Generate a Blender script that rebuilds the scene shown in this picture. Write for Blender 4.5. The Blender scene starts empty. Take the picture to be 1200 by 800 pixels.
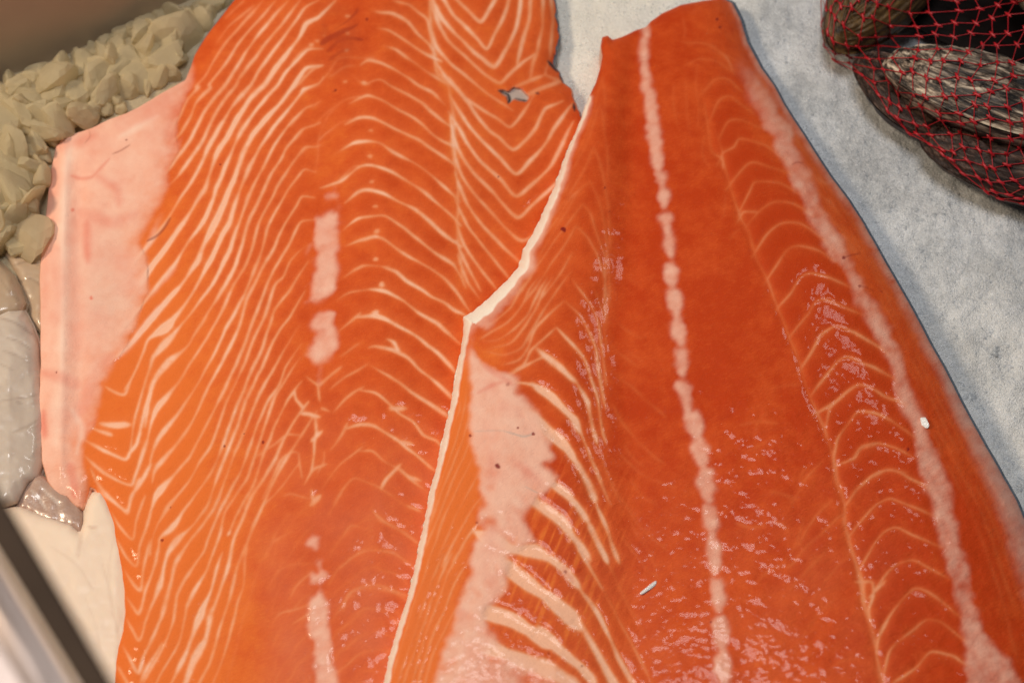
import bpy, bmesh, math, random
import numpy as np
from mathutils import Vector, Matrix
from mathutils.bvhtree import BVHTree

random.seed(7)
np.random.seed(7)
sc = bpy.context.scene
col = sc.collection

# ------------------------------------------------------------------ camera, world, lamps, exposure
FOCAL, SENSOR = 50.0, 36.0
PITCH = math.radians(60)
DIST = 0.70
TGT = np.array([0.0, 0.0, 0.022])
CAM = TGT + DIST * np.array([0.0, -math.cos(PITCH), math.sin(PITCH)])
cd = bpy.data.cameras.new('camera')
cam = bpy.data.objects.new('camera', cd)
col.objects.link(cam)
cam.location = CAM
cam.rotation_euler = (math.pi / 2 - PITCH, 0, 0)
cd.lens, cd.sensor_width = FOCAL, SENSOR
cd.clip_start, cd.clip_end = 0.02, 50
cd.dof.use_dof = True
cd.dof.focus_distance = DIST - 0.01
cd.dof.aperture_fstop = 7.5
sc.camera = cam

w = bpy.data.worlds.new('World')
sc.world = w
w.use_nodes = True
w.node_tree.nodes['Background'].inputs[0].default_value = (0.95, 0.93, 0.9, 1)
w.node_tree.nodes['Background'].inputs[1].default_value = 0.05

def lamp(name, loc, aim, size, power, color):
    l = bpy.data.lights.new(name, 'AREA')
    l.shape = 'DISK'
    l.size, l.energy, l.color = size, power, color
    o = bpy.data.objects.new(name, l)
    col.objects.link(o)
    o.location = loc
    d = Vector(aim) - Vector(loc)
    o.rotation_euler = d.to_track_quat('-Z', 'Y').to_euler()
    return o
lamp('warm_counter_lamp', (-1.0, 0.02, 1.12), (-0.05, 0.02, 0), 0.30, 12.5, (1.0, 0.80, 0.57))
lamp('shop_ceiling_lamp', (-0.12, 0.05, 1.5), (0.0, 0.0, 0), 0.5, 10.4, (1.0, 0.98, 0.96))
lamp('glint_lamp', (0.60, 0.62, 0.95), (0.15, 0.0, 0), 0.20, 1.2, (1.0, 0.97, 0.92))  # unseen small lamp, added to throw glints onto the ice

sc.view_settings.view_transform = 'Standard'
sc.view_settings.look = 'None'
sc.view_settings.exposure = 0
sc.view_settings.gamma = 1
sc.cycles.max_bounces = 8
sc.cycles.use_denoising = True
sc.cycles.caustics_refractive = False
sc.cycles.caustics_reflective = False
sc.cycles.sample_clamp_indirect = 4

# ------------------------------------------------------------------ helpers
RIGHT = np.array([1.0, 0, 0])
FWD = (TGT - CAM) / DIST
UP = np.cross(RIGHT, FWD)

def at(px, py, z):
    """Point at height z seen at photograph coordinates (1200 x 800)."""
    px = np.asarray(px, float); py = np.asarray(py, float); z = np.asarray(z, float)
    a = (px - 600) / 1200 * SENSOR / FOCAL
    b = -(py - 400) / 1200 * SENSOR / FOCAL
    d = FWD + a[..., None] * RIGHT + b[..., None] * UP
    t = (z - CAM[2]) / d[..., 2]
    return CAM + t[..., None] * d

_tab = np.random.RandomState(11).rand(256, 256)
def n2(x, y, cell, seed=0):
    x = np.asarray(x, float) / cell + seed * 17.31
    y = np.asarray(y, float) / cell + seed * 9.77
    xi = np.floor(x).astype(int); yi = np.floor(y).astype(int)
    fx = x - xi; fy = y - yi
    fx = fx * fx * (3 - 2 * fx); fy = fy * fy * (3 - 2 * fy)
    g = lambda i, j: _tab[i & 255, j & 255]
    return ((g(xi, yi) * (1 - fx) + g(xi + 1, yi) * fx) * (1 - fy)
            + (g(xi, yi + 1) * (1 - fx) + g(xi + 1, yi + 1) * fx) * fy) * 2 - 1

def fbm(x, y, cell, seed=0, octs=3):
    s = 0; a = 1; t = 0
    for k in range(octs):
        s = s + a * n2(x, y, cell / 2 ** k, seed + k * 3); t += a; a *= 0.5
    return s / t

def sstep(a, b, x):
    t = np.clip((x - a) / (b - a), 0, 1)
    return t * t * (3 - 2 * t)

def seg_dist(X, Y, ax, ay, bx, by):
    dx, dy = bx - ax, by - ay
    L = dx * dx + dy * dy + 1e-12
    t = np.clip(((X - ax) * dx + (Y - ay) * dy) / L, 0, 1)
    return np.hypot(X - ax - t * dx, Y - ay - t * dy), t

def line_dist(X, Y, pts):
    D = np.full(X.shape, 1e9); S = np.zeros(X.shape)
    n = len(pts) - 1
    for i in range(n):
        d, t = seg_dist(X, Y, *pts[i], *pts[i + 1])
        m = d < D
        D = np.where(m, d, D); S = np.where(m, (i + t), S)
    return D, S

def poly_sdf(X, Y, pts):
    """positive inside"""
    pts = [tuple(p) for p in pts]
    D, _ = line_dist(X, Y, pts + [pts[0]])
    ins = np.zeros(X.shape, bool)
    n = len(pts)
    for i in range(n):
        x1, y1 = pts[i]; x2, y2 = pts[(i + 1) % n]
        if y1 == y2: continue
        c = ((y1 > Y) != (y2 > Y)) & (X < (x2 - x1) * (Y - y1) / (y2 - y1) + x1)
        ins ^= c
    return np.where(ins, D, -D)

def smooth(pts, step=3.0):
    P = np.array(pts, float)
    if len(P) > 2:
        out = []
        Q = np.vstack([2 * P[0] - P[1], P, 2 * P[-1] - P[-2]])
        for i in range(1, len(Q) - 2):
            p0, p1, p2, p3 = Q[i - 1], Q[i], Q[i + 1], Q[i + 2]
            n = max(2, int(np.hypot(*(p2 - p1)) / step))
            t = np.linspace(0, 1, n, endpoint=False)[:, None]
            # tension keeps the chevron points sharp
            m1 = (p2 - p0) * 0.38; m2 = (p3 - p1) * 0.38
            h = 2 * t**3 - 3 * t**2 + 1; h1 = t**3 - 2 * t**2 + t; h2 = -2 * t**3 + 3 * t**2; h3 = t**3 - t**2
            out.append(h * p1 + h1 * m1 + h2 * p2 + h3 * m2)
        out.append(P[-1:])
        P = np.vstack(out)
    else:
        n = max(2, int(np.hypot(*(P[1] - P[0])) / step))
        t = np.linspace(0, 1, n + 1)[:, None]
        P = P[0] * (1 - t) + P[1] * t
    return P

def parse(txt):
    """lines '@ox,oy,k' set the origin and scale of the coordinates that follow; 'w s | x,y x,y ...' is a stroke"""
    ox = oy = 0.0; k = 1.0; res = []
    for ln in txt.strip().splitlines():
        ln = ln.strip()
        if not ln or ln.startswith('#'): continue
        if ln.startswith('@'):
            ox, oy, k = [float(v) for v in ln[1:].split(',')]
            continue
        h, p = ln.split('|')
        h = [float(v) for v in h.split()]
        p = [tuple(float(v) for v in q.split(',')) for q in p.split()]
        p = [(ox + a / k, oy + b / k) for a, b in p]
        res.append((h, p))
    return res

class Sheet:
    """A regular grid over a patch of the counter, carrying fields that steer shape and material."""
    def __init__(s, x0, x1, y0, y1, step):
        s.step, s.x0, s.y0 = step, x0, y0
        s.nx = int((x1 - x0) / step) + 1; s.ny = int((y1 - y0) / step) + 1
        gx = x0 + np.arange(s.nx) * step; gy = y0 + np.arange(s.ny) * step
        s.X, s.Y = np.meshgrid(gx, gy)
        s.f = {}
    def field(s, name, v=0.0):
        if name not in s.f: s.f[name] = np.full(s.X.shape, float(v))
        return s.f[name]
    def stroke(s, name, pts, w, strength=1.0, soft=1.25, jit=0.7, rough=0.42, wfun=None):
        F = s.field(name)
        if w > 3.2:
            a0, a1 = np.array(pts[0]), np.array(pts[1]); u_ = (a0 - a1) / np.linalg.norm(a0 - a1)
            pts = [tuple(a0 + u_ * 13)] + list(pts)
        P = smooth(pts, 3.0)
        sd = random.random() * 100
        if w > 3.2: soft *= 2.3
        t = np.arange(len(P)) * 3.0
        P = P + np.stack([n2(t, t * 0 + sd, 14, 1), n2(t, t * 0 + sd + 50, 14, 2)], 1) * jit
        L = len(P)
        tt = np.linspace(0, 1, L)
        wid = w * (1 + rough * n2(t, t * 0 + sd + 7, 22, 3)) * np.minimum(1, 0.45 + 5 * np.minimum(tt, 1 - tt))
        if wfun is not None: wid = wid * wfun(P[:, 0], P[:, 1])
        amp = strength * np.clip(1 + 0.22 * n2(t, t * 0 + sd + 13, 30, 5), 0, 1.15)
        for i in range(L - 1):
            a, b = P[i], P[i + 1]
            ww = max(wid[i], wid[i + 1]) + soft * 2 + 1
            i0 = max(0, int((min(a[0], b[0]) - ww - s.x0) / s.step)); i1 = min(s.nx, int((max(a[0], b[0]) + ww - s.x0) / s.step) + 2)
            j0 = max(0, int((min(a[1], b[1]) - ww - s.y0) / s.step)); j1 = min(s.ny, int((max(a[1], b[1]) + ww - s.y0) / s.step) + 2)
            if i0 >= i1 or j0 >= j1: continue
            X = s.X[j0:j1, i0:i1]; Y = s.Y[j0:j1, i0:i1]
            d, u = seg_dist(X, Y, a[0], a[1], b[0], b[1])
            ww = wid[i] * (1 - u) + wid[i + 1] * u
            v = (amp[i] * (1 - u) + amp[i + 1] * u) * (1 - sstep(ww - soft, ww + soft, d))
            F[j0:j1, i0:i1] = np.maximum(F[j0:j1, i0:i1], v)
    def strokes(s, name, txt, wmul=1.0, smul=1.0, ext=0, **k):
        for h, p in parse(txt):
            if ext:
                p = list(p)
                for e, o in ((-1, -2), (0, 1)):
                    if e == 0 and ext < 2: continue
                    dx, dy = p[e][0] - p[o][0], p[e][1] - p[o][1]; L = math.hypot(dx, dy) + 1e-6
                    q_ = (p[e][0] + dx / L * 9, p[e][1] + dy / L * 9)
                    p = p + [q_] if e == -1 else [q_] + p
            s.stroke(name, p, h[0] * (wmul if h[0] < 2 else 1), h[1] * smul, **k)
    def poly(s, name, pts, strength=1.0, soft=2.0, rough=1.5, cell=9):
        F = s.field(name)
        xs = [p[0] for p in pts]; ys = [p[1] for p in pts]
        m = 12 + soft
        i0 = max(0, int((min(xs) - m - s.x0) / s.step)); i1 = min(s.nx, int((max(xs) + m - s.x0) / s.step) + 2)
        j0 = max(0, int((min(ys) - m - s.y0) / s.step)); j1 = min(s.ny, int((max(ys) + m - s.y0) / s.step) + 2)
        if i0 >= i1 or j0 >= j1: return np.zeros(s.X.shape)
        X = s.X[j0:j1, i0:i1]; Y = s.Y[j0:j1, i0:i1]
        d = poly_sdf(X, Y, pts) + rough * fbm(X, Y, cell, len(pts), 3)
        v = strength * sstep(-soft, soft, d)
        F[j0:j1, i0:i1] = np.maximum(F[j0:j1, i0:i1], v)
        out = np.zeros(s.X.shape); out[j0:j1, i0:i1] = sstep(-soft, soft, d)
        return out
    def spot(s, name, x, y, r, strength=1.0, sx=1.0):
        F = s.field(name)
        d = np.hypot((s.X - x) * sx, s.Y - y) + 0.35 * r * n2(s.X, s.Y, r * 0.9 + 0.5, int(x) % 13)
        np.maximum(F, strength * (1 - sstep(r * 0.55, r * 1.15, d)), out=F)

def clear_mesh(name, V, Q, attrs=None, normals=None, smooth_shade=True):
    me = bpy.data.meshes.new(name)
    k = Q.shape[1]
    me.vertices.add(len(V)); me.vertices.foreach_set('co', np.ascontiguousarray(V, np.float32).ravel())
    me.loops.add(Q.size); me.loops.foreach_set('vertex_index', np.ascontiguousarray(Q, np.int32).ravel())
    me.polygons.add(len(Q)); me.polygons.foreach_set('loop_start', np.arange(len(Q), dtype=np.int32) * k)
    me.update(calc_edges=True)
    me.validate()
    me.polygons.foreach_set('use_smooth', np.full(len(me.polygons), smooth_shade))
    for n, a in (attrs or {}).items():
        at_ = me.attributes.new(n, 'FLOAT', 'POINT')
        at_.data.foreach_set('value', np.ascontiguousarray(a, np.float32))
    if normals is not None:
        me.normals_split_custom_set_from_vertices(normals.tolist())
    return me

def link(name, me, mat, parent=None):
    o = bpy.data.objects.new(name, me)
    if mat is not None:
        me.materials.clear(); me.materials.append(mat)
    col.objects.link(o)
    if parent is not None:
        o.parent = parent
        o.matrix_parent_inverse = parent.matrix_world.inverted()
    return o

def tag(o, label=None, cat=None, group=None, kind=None):
    if label: o['label'] = label
    if cat: o['category'] = cat
    if group: o['group'] = group
    if kind: o['kind'] = kind
    return o

def thing(name, loc, label, cat, group=None):
    o = bpy.data.objects.new(name, None)
    o.empty_display_size = 0.02
    col.objects.link(o)
    o.location = loc
    bpy.context.view_layer.update()
    return tag(o, label, cat, group)

def build_sheet(s, sdf, height, parts, mat, root, attrs, skirt, skin_mat, skin_name='skin', skin_attr=None, drop_mask=None):
    """Turns the grid into flesh parts (split where the part map changes, one continuous surface) and a skin side wall."""
    gy, gx = np.gradient(sdf, s.step)
    gn = np.maximum(np.hypot(gx, gy), 0.3)
    inside = sdf > 0
    q = inside[:-1, :-1] | inside[1:, :-1] | inside[:-1, 1:] | inside[1:, 1:]
    if drop_mask is not None:
        q &= ~(drop_mask[:-1, :-1] & drop_mask[1:, 1:])
    out = sdf < 0
    X = np.where(out, s.X - sdf * gx / gn ** 2, s.X)
    Y = np.where(out, s.Y - sdf * gy / gn ** 2, s.Y)
    P = at(X, Y, height)
    idx = np.arange(s.X.size).reshape(s.X.shape)
    Q = np.stack([idx[1:, :-1], idx[1:, 1:], idx[:-1, 1:], idx[:-1, :-1]], -1)[q]
    V = P.reshape(-1, 3)
    # normals of the whole sheet, shared by all its parts
    a, b, c, d = V[Q[:, 0]], V[Q[:, 1]], V[Q[:, 2]], V[Q[:, 3]]
    fn = np.cross(c - a, d - b)
    N = np.zeros_like(V)
    for k in range(4):
        for ax in range(3):
            N[:, ax] += np.bincount(Q[:, k], fn[:, ax], len(V))
    N /= np.maximum(np.linalg.norm(N, axis=1), 1e-12)[:, None]
    fp = parts[:-1, :-1][q]
    A = {k: v.ravel() for k, v in attrs.items()}
    res = {}
    for pid, pname in sorted(skirt['names'].items()):
        m = fp == pid
        if m.sum() < 4: continue
        u, inv = np.unique(Q[m], return_inverse=True)
        me = clear_mesh(pname, V[u], inv.reshape(-1, 4), {k: v[u] for k, v in A.items()}, N[u])
        res[pid] = link(pname, me, mat, root)
    # side wall
    E = np.concatenate([Q[:, [k, (k + 1) % 4]] for k in range(4)])
    Es = np.sort(E, 1)
    key = Es[:, 0].astype(np.int64) * len(V) + Es[:, 1]
    u, first, cnt = np.unique(key, return_index=True, return_counts=True)
    B = E[first[cnt == 1]]
    bv, inv = np.unique(B, return_inverse=True)
    B = inv.reshape(-1, 2)
    bp = V[bv]
    dvec = bp[B[:, 1]] - bp[B[:, 0]]
    on = np.stack([dvec[:, 1], -dvec[:, 0]], 1)
    O = np.zeros((len(bv), 2))
    for k in range(2):
        for ax in range(2):
            O[:, ax] += np.bincount(B[:, k], on[:, ax], len(bv))
    # smooth the outward direction along the outline
    for _ in range(4):
        O2 = O.copy()
        for ax in range(2):
            O2[:, ax] += np.bincount(B[:, 0], O[B[:, 1], ax], len(bv)) + np.bincount(B[:, 1], O[B[:, 0], ax], len(bv))
        O = O2
    O /= np.maximum(np.linalg.norm(O, axis=1), 1e-12)[:, None]
    bX, bY = X.ravel()[bv], Y.ravel()[bv]
    o = skirt['out'](bX, bY); zb = skirt['base'](bX, bY)
    zt = bp[:, 2]
    zb = np.minimum(zb, zt - 0.0005)
    rings = []
    for fo, fz, absd in [(0, 0, 0), (0.75, 0.0, 0.0007), (1.0, 0.12, 0.0012), (0.9, 0.45, 0), (0.3, 0.8, 0), (-1.2, 1.0, 0)]:
        R = bp.copy()
        R[:, :2] += O * (o * fo)[:, None]
        R[:, 2] = np.maximum(zt - (zt - zb) * fz - absd, zb)
        rings.append(R)
    SV = np.concatenate(rings)
    n = len(bv)
    SQ = np.concatenate([np.stack([B[:, 1] + r * n, B[:, 0] + r * n, B[:, 0] + (r + 1) * n, B[:, 1] + (r + 1) * n], 1) for r in range(len(rings) - 1)])
    sa = {k: np.tile(f(bX, bY), len(rings)) for k, f in (skin_attr or {}).items()}
    sk = link(skin_name, clear_mesh(skin_name, SV, SQ, sa), skin_mat, root)
    return res, sk

def blur(F, sig):
    n = int(sig * 2.5) + 1
    k = np.exp(-0.5 * (np.arange(-n, n + 1) / sig) ** 2); k /= k.sum()
    G = np.pad(F, n, mode='edge')
    G = sum(w_ * G[i:i + F.shape[0], :] for i, w_ in enumerate(k))
    return sum(w_ * G[:, i:i + F.shape[1]] for i, w_ in enumerate(k))

def soften(s, dx, dy, halo=0.34):
    F = s.field('fat')
    a = 0.6 * blur(F, 0.8) + 0.4 * blur(F, 2.0); b = blur(F, 4.5)
    b = np.roll(np.roll(b, dy, 0), dx, 1)
    grain = 1 + 0.35 * fbm(s.X, s.Y, 5, 77, 2)
    s.f['fat'] = np.clip(a * 0.98 * np.clip(0.9 + 0.25 * fbm(s.X, s.Y, 18, 78, 2), 0, 1.1) + halo * b * grain, 0, 1)

def fray(s):
    M = blur(s.f['membrane'], 1.5)
    streak = fbm(s.X * 0.8 + 0.1 * s.Y, s.Y + 0.15 * s.X, 10, 55, 4)
    edge = 4 * M * (1 - M)
    s.f['membrane'] = np.clip(M + 0.30 * edge * streak - 0.16 * np.clip(fbm(s.X, s.Y, 17, 58, 3), 0, 1) + 0.06 * fbm(s.X, s.Y, 6, 57, 2) * (M > 0.2), 0, 1)

# ------------------------------------------------------------------ materials
def new_mat(name):
    m = bpy.data.materials.new(name)
    m.use_nodes = True
    nt = m.node_tree
    return m, nt, nt.nodes['Principled BSDF']

def N_(nt, t, **k):
    n = nt.nodes.new(t)
    for a, b in k.items():
        if a.startswith('i_'):
            n.inputs[a[2:]].default_value = b
        else:
            setattr(n, a, b)
    return n

def mixc(nt, fac, c1, c2):
    n = nt.nodes.new('ShaderNodeMix'); n.data_type = 'RGBA'
    for sock, v in ((n.inputs[0], fac), (n.inputs[6], c1), (n.inputs[7], c2)):
        if hasattr(v, 'links') or isinstance(v, bpy.types.NodeSocket): nt.links.new(v, sock)
        else: sock.default_value = v if isinstance(v, float) else (*v, 1)
    return n.outputs[2]

def math_(nt, op, a, b=0.0, c=None):
    n = nt.nodes.new('ShaderNodeMath'); n.operation = op
    for i, v in enumerate([a, b] + ([c] if c is not None else [])):
        if isinstance(v, bpy.types.NodeSocket): nt.links.new(v, n.inputs[i])
        else: n.inputs[i].default_value = v
    return n.outputs[0]

def attr(nt, name):
    n = nt.nodes.new('ShaderNodeAttribute'); n.attribute_name = name
    return n.outputs['Fac']

def noise(nt, scale, detail=3, vec=None, rough=0.5, stretch=None):
    tc = nt.nodes.new('ShaderNodeTexCoord')
    v = tc.outputs['Object']
    if stretch:
        mp = nt.nodes.new('ShaderNodeMapping')
        mp.vector_type = 'TEXTURE'
        mp.inputs['Scale'].default_value = stretch[0]
        mp.inputs['Rotation'].default_value = stretch[1]
        nt.links.new(v, mp.inputs['Vector']); v = mp.outputs['Vector']
    n = nt.nodes.new('ShaderNodeTexNoise')
    n.inputs['Scale'].default_value = scale
    n.inputs['Detail'].default_value = detail
    n.inputs['Roughness'].default_value = rough
    nt.links.new(v, n.inputs['Vector'])
    return n.outputs['Fac']

def ramp(nt, fac, stops):
    n = nt.nodes.new('ShaderNodeValToRGB')
    el = n.color_ramp.elements
    while len(el) < len(stops): el.new(0.5)
    for e, (p, c) in zip(el, stops):
        e.position = p; e.color = (*c, 1)
    nt.links.new(fac, n.inputs[0])
    return n.outputs[0]

def bump(nt, bsdf, h, strength, dist):
    b = nt.nodes.new('ShaderNodeBump')
    b.inputs['Strength'].default_value = strength
    b.inputs['Distance'].default_value = dist
    nt.links.new(h, b.inputs['Height'])
    nt.links.new(b.outputs[0], bsdf.inputs['Normal'])

def flesh_material():
    m, nt, b = new_mat('salmon_flesh')
    n1 = noise(nt, 130, 4)
    n3 = noise(nt, 900, 2)
    n4 = noise(nt, 2300, 2, rough=0.7)
    n5 = noise(nt, 45, 5, rough=0.6)
    tone = math_(nt, 'ADD', attr(nt, 'tone'), math_(nt, 'MULTIPLY', math_(nt, 'SUBTRACT', n1, 0.5), 0.7))
    tone = math_(nt, 'ADD', tone, math_(nt, 'MULTIPLY', math_(nt, 'SUBTRACT', n5, 0.5), 0.7))
    tone = math_(nt, 'ADD', tone, math_(nt, 'MULTIPLY', math_(nt, 'SUBTRACT', n4, 0.5), 0.4))
    streaks = noise(nt, 420, 4, rough=0.65, stretch=((1.0, 0.28, 1.0), (0, 0, 0.42)))
    tone = math_(nt, 'SUBTRACT', tone, math_(nt, 'MULTIPLY', math_(nt, 'MAXIMUM', math_(nt, 'SUBTRACT', streaks, 0.52), 0.0), 1.3))  # faint glints put into the flesh colour as lighter orange streaks
    c = ramp(nt, tone, [(0.0, (0.80, 0.175, 0.030)), (0.45, (0.69, 0.104, 0.019)), (1.0, (0.52, 0.048, 0.006))])
    c = mixc(nt, math_(nt, 'MULTIPLY', attr(nt, 'milky'), 0.42), c, (0.72, 0.22, 0.125))
    fatc = ramp(nt, attr(nt, 'fat'), [(0.25, (0.84, 0.22, 0.065)), (0.6, (0.90, 0.37, 0.17)), (0.95, (0.93, 0.51, 0.34))])
    c = mixc(nt, attr(nt, 'fat'), c, fatc)
    mem = mixc(nt, n1, (0.87, 0.44, 0.32), (0.94, 0.60, 0.47))
    c = mixc(nt, attr(nt, 'membrane'), c, mem)
    c = mixc(nt, attr(nt, 'white_fat_lip_light'), c, (0.98, 0.90, 0.78))  # white fat, and the belly lip's highlight put into the colour
    c = mixc(nt, math_(nt, 'MULTIPLY', attr(nt, 'grey'), 0.6), c, (0.46, 0.42, 0.38))
    c = mixc(nt, attr(nt, 'flush'), c, (0.75, 0.20, 0.14))
    c = mixc(nt, attr(nt, 'blood'), c, (0.22, 0.012, 0.012))
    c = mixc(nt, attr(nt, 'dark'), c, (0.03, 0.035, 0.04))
    nt.links.new(c, b.inputs['Base Color'])
    r = math_(nt, 'ADD', 0.33, math_(nt, 'MULTIPLY', n3, 0.3))
    nt.links.new(r, b.inputs['Roughness'])
    b.inputs['Specular IOR Level'].default_value = 0.10
    b.inputs['Coat Weight'].default_value = 0.20
    b.inputs['Coat Roughness'].default_value = 0.10
    b.inputs['Subsurface Weight'].default_value = 0.0
    fine = math_(nt, 'ADD', noise(nt, 1700, 3, rough=0.7), math_(nt, 'MULTIPLY', noise(nt, 330, 3, stretch=((1.0, 0.32, 1.0), (0, 0, 0.42))), 0.8))
    fine = math_(nt, 'ADD', fine, math_(nt, 'MULTIPLY', streaks, 0.9))
    bump(nt, b, fine, 0.55, 0.0006)
    cb = nt.nodes.new('ShaderNodeBump'); cb.inputs['Strength'].default_value = 0.9; cb.inputs['Distance'].default_value = 0.0016
    nt.links.new(math_(nt, 'ADD', math_(nt, 'MULTIPLY', math_(nt, 'MAXIMUM', math_(nt, 'SUBTRACT', noise(nt, 750, 2, rough=0.6), 0.665), 0.0), 7.0), math_(nt, 'MULTIPLY', math_(nt, 'MAXIMUM', math_(nt, 'SUBTRACT', streaks, 0.66), 0.0), 4.0)), cb.inputs['Height'])
    nt.links.new(cb.outputs[0], b.inputs['Coat Normal'])
    return m
FLESH = flesh_material()

def skin_material():
    m, nt, b = new_mat('salmon_skin')
    n = noise(nt, 500, 3)
    dark = mixc(nt, n, (0.05, 0.07, 0.095), (0.17, 0.22, 0.28))
    c = mixc(nt, attr(nt, 'pale'), dark, (0.80, 0.40, 0.26))
    nt.links.new(c, b.inputs['Base Color'])
    b.inputs['Roughness'].default_value = 0.35
    return m
SKIN = skin_material()

def fish_material(name, ca, cb, cc, bumpy=0.12):
    m, nt, b = new_mat(name)
    n1 = noise(nt, 60, 4); n2_ = noise(nt, 220, 3)
    c = mixc(nt, n1, ca, cb)
    c = mixc(nt, math_(nt, 'MULTIPLY', attr(nt, 'mark'), 1.0), c, cc)
    nt.links.new(c, b.inputs['Base Color'])
    nt.links.new(math_(nt, 'ADD', 0.22, math_(nt, 'MULTIPLY', n2_, 0.25)), b.inputs['Roughness'])
    b.inputs['Subsurface Weight'].default_value = 0.2
    b.inputs['Subsurface Radius'].default_value = (1, 0.7, 0.5)
    b.inputs['Subsurface Scale'].default_value = 0.006
    bump(nt, b, math_(nt, 'ADD', noise(nt, 700, 2), noise(nt, 180, 2)), bumpy, 0.0006)
    return m

def ice_material(name, ca, cb, sss=0.15, rough=0.18, bs=1.0, frost=False):
    m, nt, b = new_mat(name)
    n1 = noise(nt, 28, 5); n2_ = noise(nt, 170, 4, rough=0.7)
    f = math_(nt, 'ADD', math_(nt, 'MULTIPLY', n1, 0.55), math_(nt, 'MULTIPLY', n2_, 0.35))
    f = math_(nt, 'ADD', f, math_(nt, 'MULTIPLY', math_(nt, 'SUBTRACT', noise(nt, 750, 3, rough=0.75), 0.3), 0.45))
    c = ramp(nt, f, [(0.38, ca), (0.66, cb)])
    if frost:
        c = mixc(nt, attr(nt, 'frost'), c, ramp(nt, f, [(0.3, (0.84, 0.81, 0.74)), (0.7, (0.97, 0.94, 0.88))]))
        c = mixc(nt, attr(nt, 'tan'), c, (0.52, 0.43, 0.29))  # warm lamp tint painted into the ice on the left
    nt.links.new(c, b.inputs['Base Color'])
    b.inputs['Roughness'].default_value = rough
    b.inputs['Subsurface Weight'].default_value = sss
    b.inputs['Subsurface Radius'].default_value = (0.8, 0.9, 1.0)
    b.inputs['Subsurface Scale'].default_value = 0.006
    b.inputs['IOR'].default_value = 1.31
    bump(nt, b, math_(nt, 'ADD', noise(nt, 420, 4, rough=0.7), noise(nt, 1300, 2)), bs, 0.0012)
    return m
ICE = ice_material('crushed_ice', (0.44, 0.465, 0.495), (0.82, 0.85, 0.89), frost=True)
CHUNK = ice_material('ice_chunk', (0.90, 0.74, 0.46), (0.97, 0.86, 0.61), 0.0, 0.22, 0.6)  # tan of the warm lamplight is put into the lumps' colour
def translucent(m, col_, f, clear=0.0):
    nt = m.node_tree
    t = nt.nodes.new('ShaderNodeBsdfTranslucent'); t.inputs['Color'].default_value = (*col_, 1)
    mx = nt.nodes.new('ShaderNodeMixShader'); mx.inputs[0].default_value = f
    nt.links.new(nt.nodes['Principled BSDF'].outputs[0], mx.inputs[1]); nt.links.new(t.outputs[0], mx.inputs[2])
    out_ = mx.outputs[0]
    if clear:
        tr = nt.nodes.new('ShaderNodeBsdfTransparent')
        m2x = nt.nodes.new('ShaderNodeMixShader'); m2x.inputs[0].default_value = clear
        nt.links.new(out_, m2x.inputs[1]); nt.links.new(tr.outputs[0], m2x.inputs[2]); out_ = m2x.outputs[0]
    nt.links.new(out_, nt.nodes['Material Output'].inputs['Surface'])
translucent(CHUNK, (0.99, 0.89, 0.66), 0.45, 0.18)
CHUNK.node_tree.nodes['Principled BSDF'].inputs['Subsurface Weight'].default_value = 0.0
GRAIN = ice_material('ice_grain', (0.62, 0.64, 0.66), (0.90, 0.91, 0.92), 0.2, 0.08, 0.2)

def plain(name, c, rough=0.5, metal=0.0, nscale=80, var=0.25, bs=0.1, bd=0.0005, stretch=None):
    m, nt, b = new_mat(name)
    n = noise(nt, nscale, 4, stretch=stretch)
    cc = mixc(nt, n, tuple(v * (1 - var) for v in c), tuple(min(1, v * (1 + var)) for v in c))
    nt.links.new(cc, b.inputs['Base Color'])
    b.inputs['Roughness'].default_value = rough
    b.inputs['Metallic'].default_value = metal
    bump(nt, b, n, bs, bd)
    return m

# ------------------------------------------------------------------ ice bed
def ice_height(x, y):
    h = 0.0016 * fbm(x, y, 130, 2, 3) + 0.0020 * fbm(x, y, 26, 5, 3) + 0.0006 * fbm(x, y, 8, 9, 2)
    heap = sstep(300, 60, x + 0.6 * y)
    return h + heap * (0.006 + 0.004 * fbm(x, y, 34, 4, 2))
si = Sheet(-260, 1460, -420, 1060, 3.4)
Pi = at(si.X, si.Y, ice_height(si.X, si.Y)).reshape(-1, 3)
ii = np.arange(si.X.size).reshape(si.X.shape)
Qi = np.stack([ii[1:, :-1], ii[1:, 1:], ii[:-1, 1:], ii[:-1, :-1]], -1).reshape(-1, 4)
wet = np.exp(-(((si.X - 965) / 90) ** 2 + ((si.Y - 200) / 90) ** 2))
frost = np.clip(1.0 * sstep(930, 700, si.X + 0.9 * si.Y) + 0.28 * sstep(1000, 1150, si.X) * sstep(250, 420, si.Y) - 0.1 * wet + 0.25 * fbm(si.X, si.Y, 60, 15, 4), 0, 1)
tan_ = sstep(330, 220, si.X + 0.2 * si.Y)  # where the ice colour takes on the warm lamp's tan
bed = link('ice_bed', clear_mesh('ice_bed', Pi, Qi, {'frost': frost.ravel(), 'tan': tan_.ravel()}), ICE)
tag(bed, 'grey white bed of packed crushed ice under the fish', None, None, 'structure')

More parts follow.
